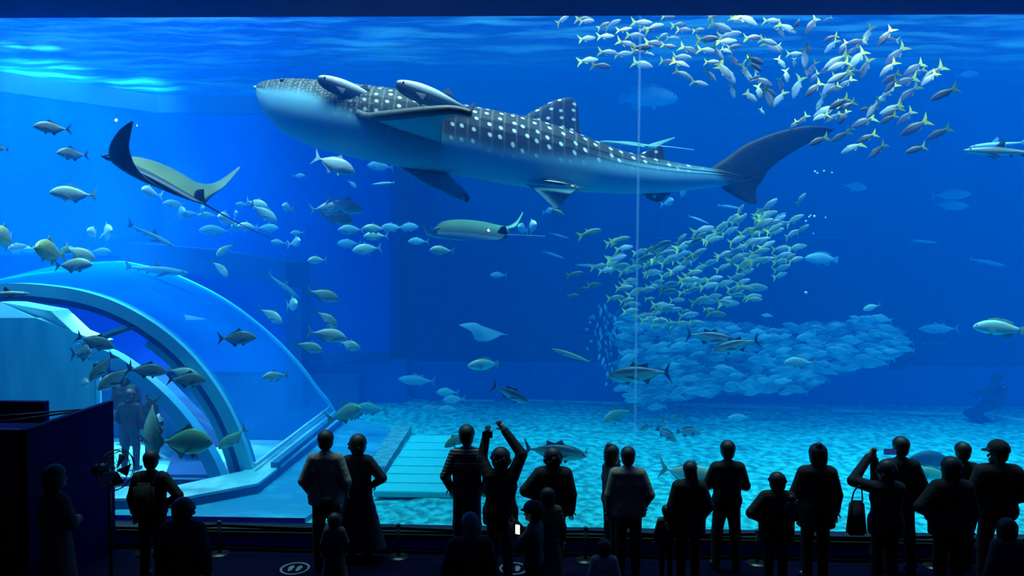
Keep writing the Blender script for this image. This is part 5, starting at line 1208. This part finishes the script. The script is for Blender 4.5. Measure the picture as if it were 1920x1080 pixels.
# ------------------------------------------------------------------ hall furniture: partition, fan, barriers, floor stickers
zt_ = P(213, 750, 9.95).z; xa = P(52, 900, 8.3).x; xb = P(214, 850, 9.9).x
part = empty('partition', (xa, 8.3, 0)); tag(part, 'dark blue partition box standing against the window at the left', 'partition')
def pc(o): o.parent = part; o.matrix_parent_inverse = Matrix.Translation(-part.location); return o
z2 = P(52, 806, 8.3).z
m_part = noise_mat('partition_panel', (.001, .0015, .05), (.0015, .002, .07), 3, .7, spec=.05)
pc(prism('side_panel', [(xa, 8.3, 0), (xb, 9.9, 0), (xb - .08, 9.9, 0), (xa - .08, 8.3, 0)], [(xa, 8.3, z2), (xb, 9.9, zt_), (xb - .08, 9.9, zt_), (xa - .08, 8.3, z2)], m_part))
pc(box('front_panel', (-9.5, 8.3, 0), (xa, 8.36, z2), m_black)); pc(box('top_panel', (-9.5, 8.36, z2 - .3), (xa - .02, 9.8, z2 - .25), m_part))
za = P(92, 751, 9.85).z; pc(box('rear_panel', (-9.5, 9.75, 0), (P(92, 760, 9.85).x, 9.85, za), m_part))
for (p_, q_) in [((-20, 782), (152, 768)), ((-20, 794), (150, 771))]:
    pc(tube('rail', [P(*p_, 8.6), P(*q_, 9.5)], .012, m_black))
# pedestal fan
fx = P(212, 880, 8.6); fan = empty('pedestal_fan', (fx.x - .05, fx.y, 0)); tag(fan, 'black pedestal fan turned edge-on at the end of the partition', 'fan')
hz = fx.z; FR = P(212, 842, 8.6).z - hz
def fc(o): return o
tube('base', [Vector((0, 0, 0)), Vector((0, 0, .03)), Vector((0, 0, .05))], [.21, .2, .04], m_dev, fan, 20)
tube('pole', [Vector((0, 0, .04)), Vector((0, 0, .8)), Vector((0, 0, hz - .08))], [.022, .02, .018], m_dev, fan, 8)
tube('motor', [Vector((-.20, 0, hz)), Vector((-.17, 0, hz)), Vector((-.02, 0, hz)), Vector((.0, 0, hz))], [.03, .07, .075, .05], m_dev, fan, 14)
axd = Vector((.93, -.36, 0)); up = Vector((0, 0, 1)); sdv = axd.cross(up)
for (off, rr) in ((.03, .92), (.075, 1.0), (.12, .92)):
    ring = [Vector((.03, 0, hz)) + axd * off + (up * math.cos(t) + sdv * math.sin(t)) * FR * rr for t in [k * 2 * math.pi / 32 for k in range(33)]]
    tube('guard_ring', ring, .006, m_dev, fan, 5, up=axd)
for k in range(24):
    t = k * 2 * math.pi / 24; rad = up * math.cos(t) + sdv * math.sin(t); c0 = Vector((.03, 0, hz))
    tube('guard_wire', smooth_path([c0 + axd * -.0 + rad * .03, c0 + axd * .02 + rad * FR * .7, c0 + axd * .075 + rad * FR, c0 + axd * .13 + rad * FR * .7, c0 + axd * .15 + rad * .03], 10), .0022, m_dev, fan, 4)
for k in range(5):
    t = k * math.pi * 2 / 5 + .3; rad = up * math.cos(t) + sdv * math.sin(t); tn = up * math.cos(t + .8) + sdv * math.sin(t + .8); c0 = Vector((.03, 0, hz)) + axd * .07
    mesh('blade', [c0 + rad * .02, c0 + rad * FR * .8 - axd * .02, c0 + tn * FR * .8 + axd * .03, c0 + tn * .02 + axd * .01, c0 + rad * .02 + axd * .006, c0 + rad * FR * .8 - axd * .014, c0 + tn * FR * .8 + axd * .036, c0 + tn * .02 + axd * .016], [(0,1,2,3),(7,6,5,4),(0,4,5,1),(1,5,6,2),(2,6,7,3),(3,7,4,0)], m_dev, fan, False)
# belt barrier posts with two belts
posts = [262, 405, 745, 1098, 1420, 1750, 2010]
tops = []
for k, px in enumerate(posts):
    p = PZ(px, 1046 + (px - 405) * .012, 0); p.y = min(p.y, 9.35) if False else p.y
    lbs = ['hidden behind the backpack man', 'right of the close wavy-haired visitor', 'right of the long flared dress', 'left of the leaning couple', 'under the woman carrying the baby', 'between the tall man and the waist bag', 'beyond the right edge']
    o = empty('barrier_post', (p.x, 9.78, 0)); tag(o, 'low black barrier post ' + lbs[k], 'barrier post', 'barrier posts along the window')
    tube('base', [Vector((0, 0, 0)), Vector((0, 0, .015)), Vector((0, 0, .03))], [.14, .135, .03], m_dev, o, 18)
    tube('pole', [Vector((0, 0, .02)), Vector((0, 0, .44))], .024, m_dev, o, 10)
    tube('cap', [Vector((0, 0, .43)), Vector((0, 0, .45)), Vector((0, 0, .47))], [.034, .036, .02], m_dev, o, 10)
    tops.append(Vector((p.x, 9.78, .40)))
for k, (a, b) in enumerate(zip(tops[:-1], tops[1:])):
    o = empty('barrier_belt', a); tag(o, 'pair of dark belts strung from the post ' + lbs[k], 'barrier belt')
    for dz, nm in ((0, 'upper_belt'), (-.31, 'lower_belt')):
        strip_bar(nm, [q - a + Vector((0, 0, dz)) for q in smooth_path([a, (a + b) / 2 + Vector((0, 0, -.03)), b], 10)], (0, 0, 1), .04, .004, m_black, o)
# round floor stickers with two footprints
m_stk = noise_mat('sticker_white', (.10, .12, .14), (.16, .18, .2), 20, .7)
for (px, py, lb) in [(553, 1066, 'round pale floor sticker left of the cream sweater man'), (963, 1066, 'round pale floor sticker between the photographer and the speckled top')]:
    c = PZ(px, py, .003); o = empty('floor_sticker', c); tag(o, lb, 'floor sticker')
    bm = bmesh.new(); r1, r2 = .19, .16; n_ = 36; va_ = [];
    for rr in (r1, r2):
        for zz in (.0, .004): va_.append([bm.verts.new((rr * math.cos(t * 2 * math.pi / n_), rr * math.sin(t * 2 * math.pi / n_), zz)) for t in range(n_)])
    for t in range(n_):
        u = (t + 1) % n_
        for A_, B_ in ((0, 1), (1, 3), (3, 2), (2, 0)): bm.faces.new((va_[A_][t], va_[A_][u], va_[B_][u], va_[B_][t]))
    from_bm('ring', bm, m_stk, o)
    for sd in (-1, 1):
        tube('footprint', [Vector((sd * .05, -.09, .002)), Vector((sd * .05, -.05, .002)), Vector((sd * .055, .04, .002)), Vector((sd * .052, .09, .002))], [.012, .03, .04, .015], m_stk, o, 8, .05)
print('verts', sum(len(m.vertices) for m in bpy.data.meshes), 'polys', sum(len(m.polygons) for m in bpy.data.meshes))
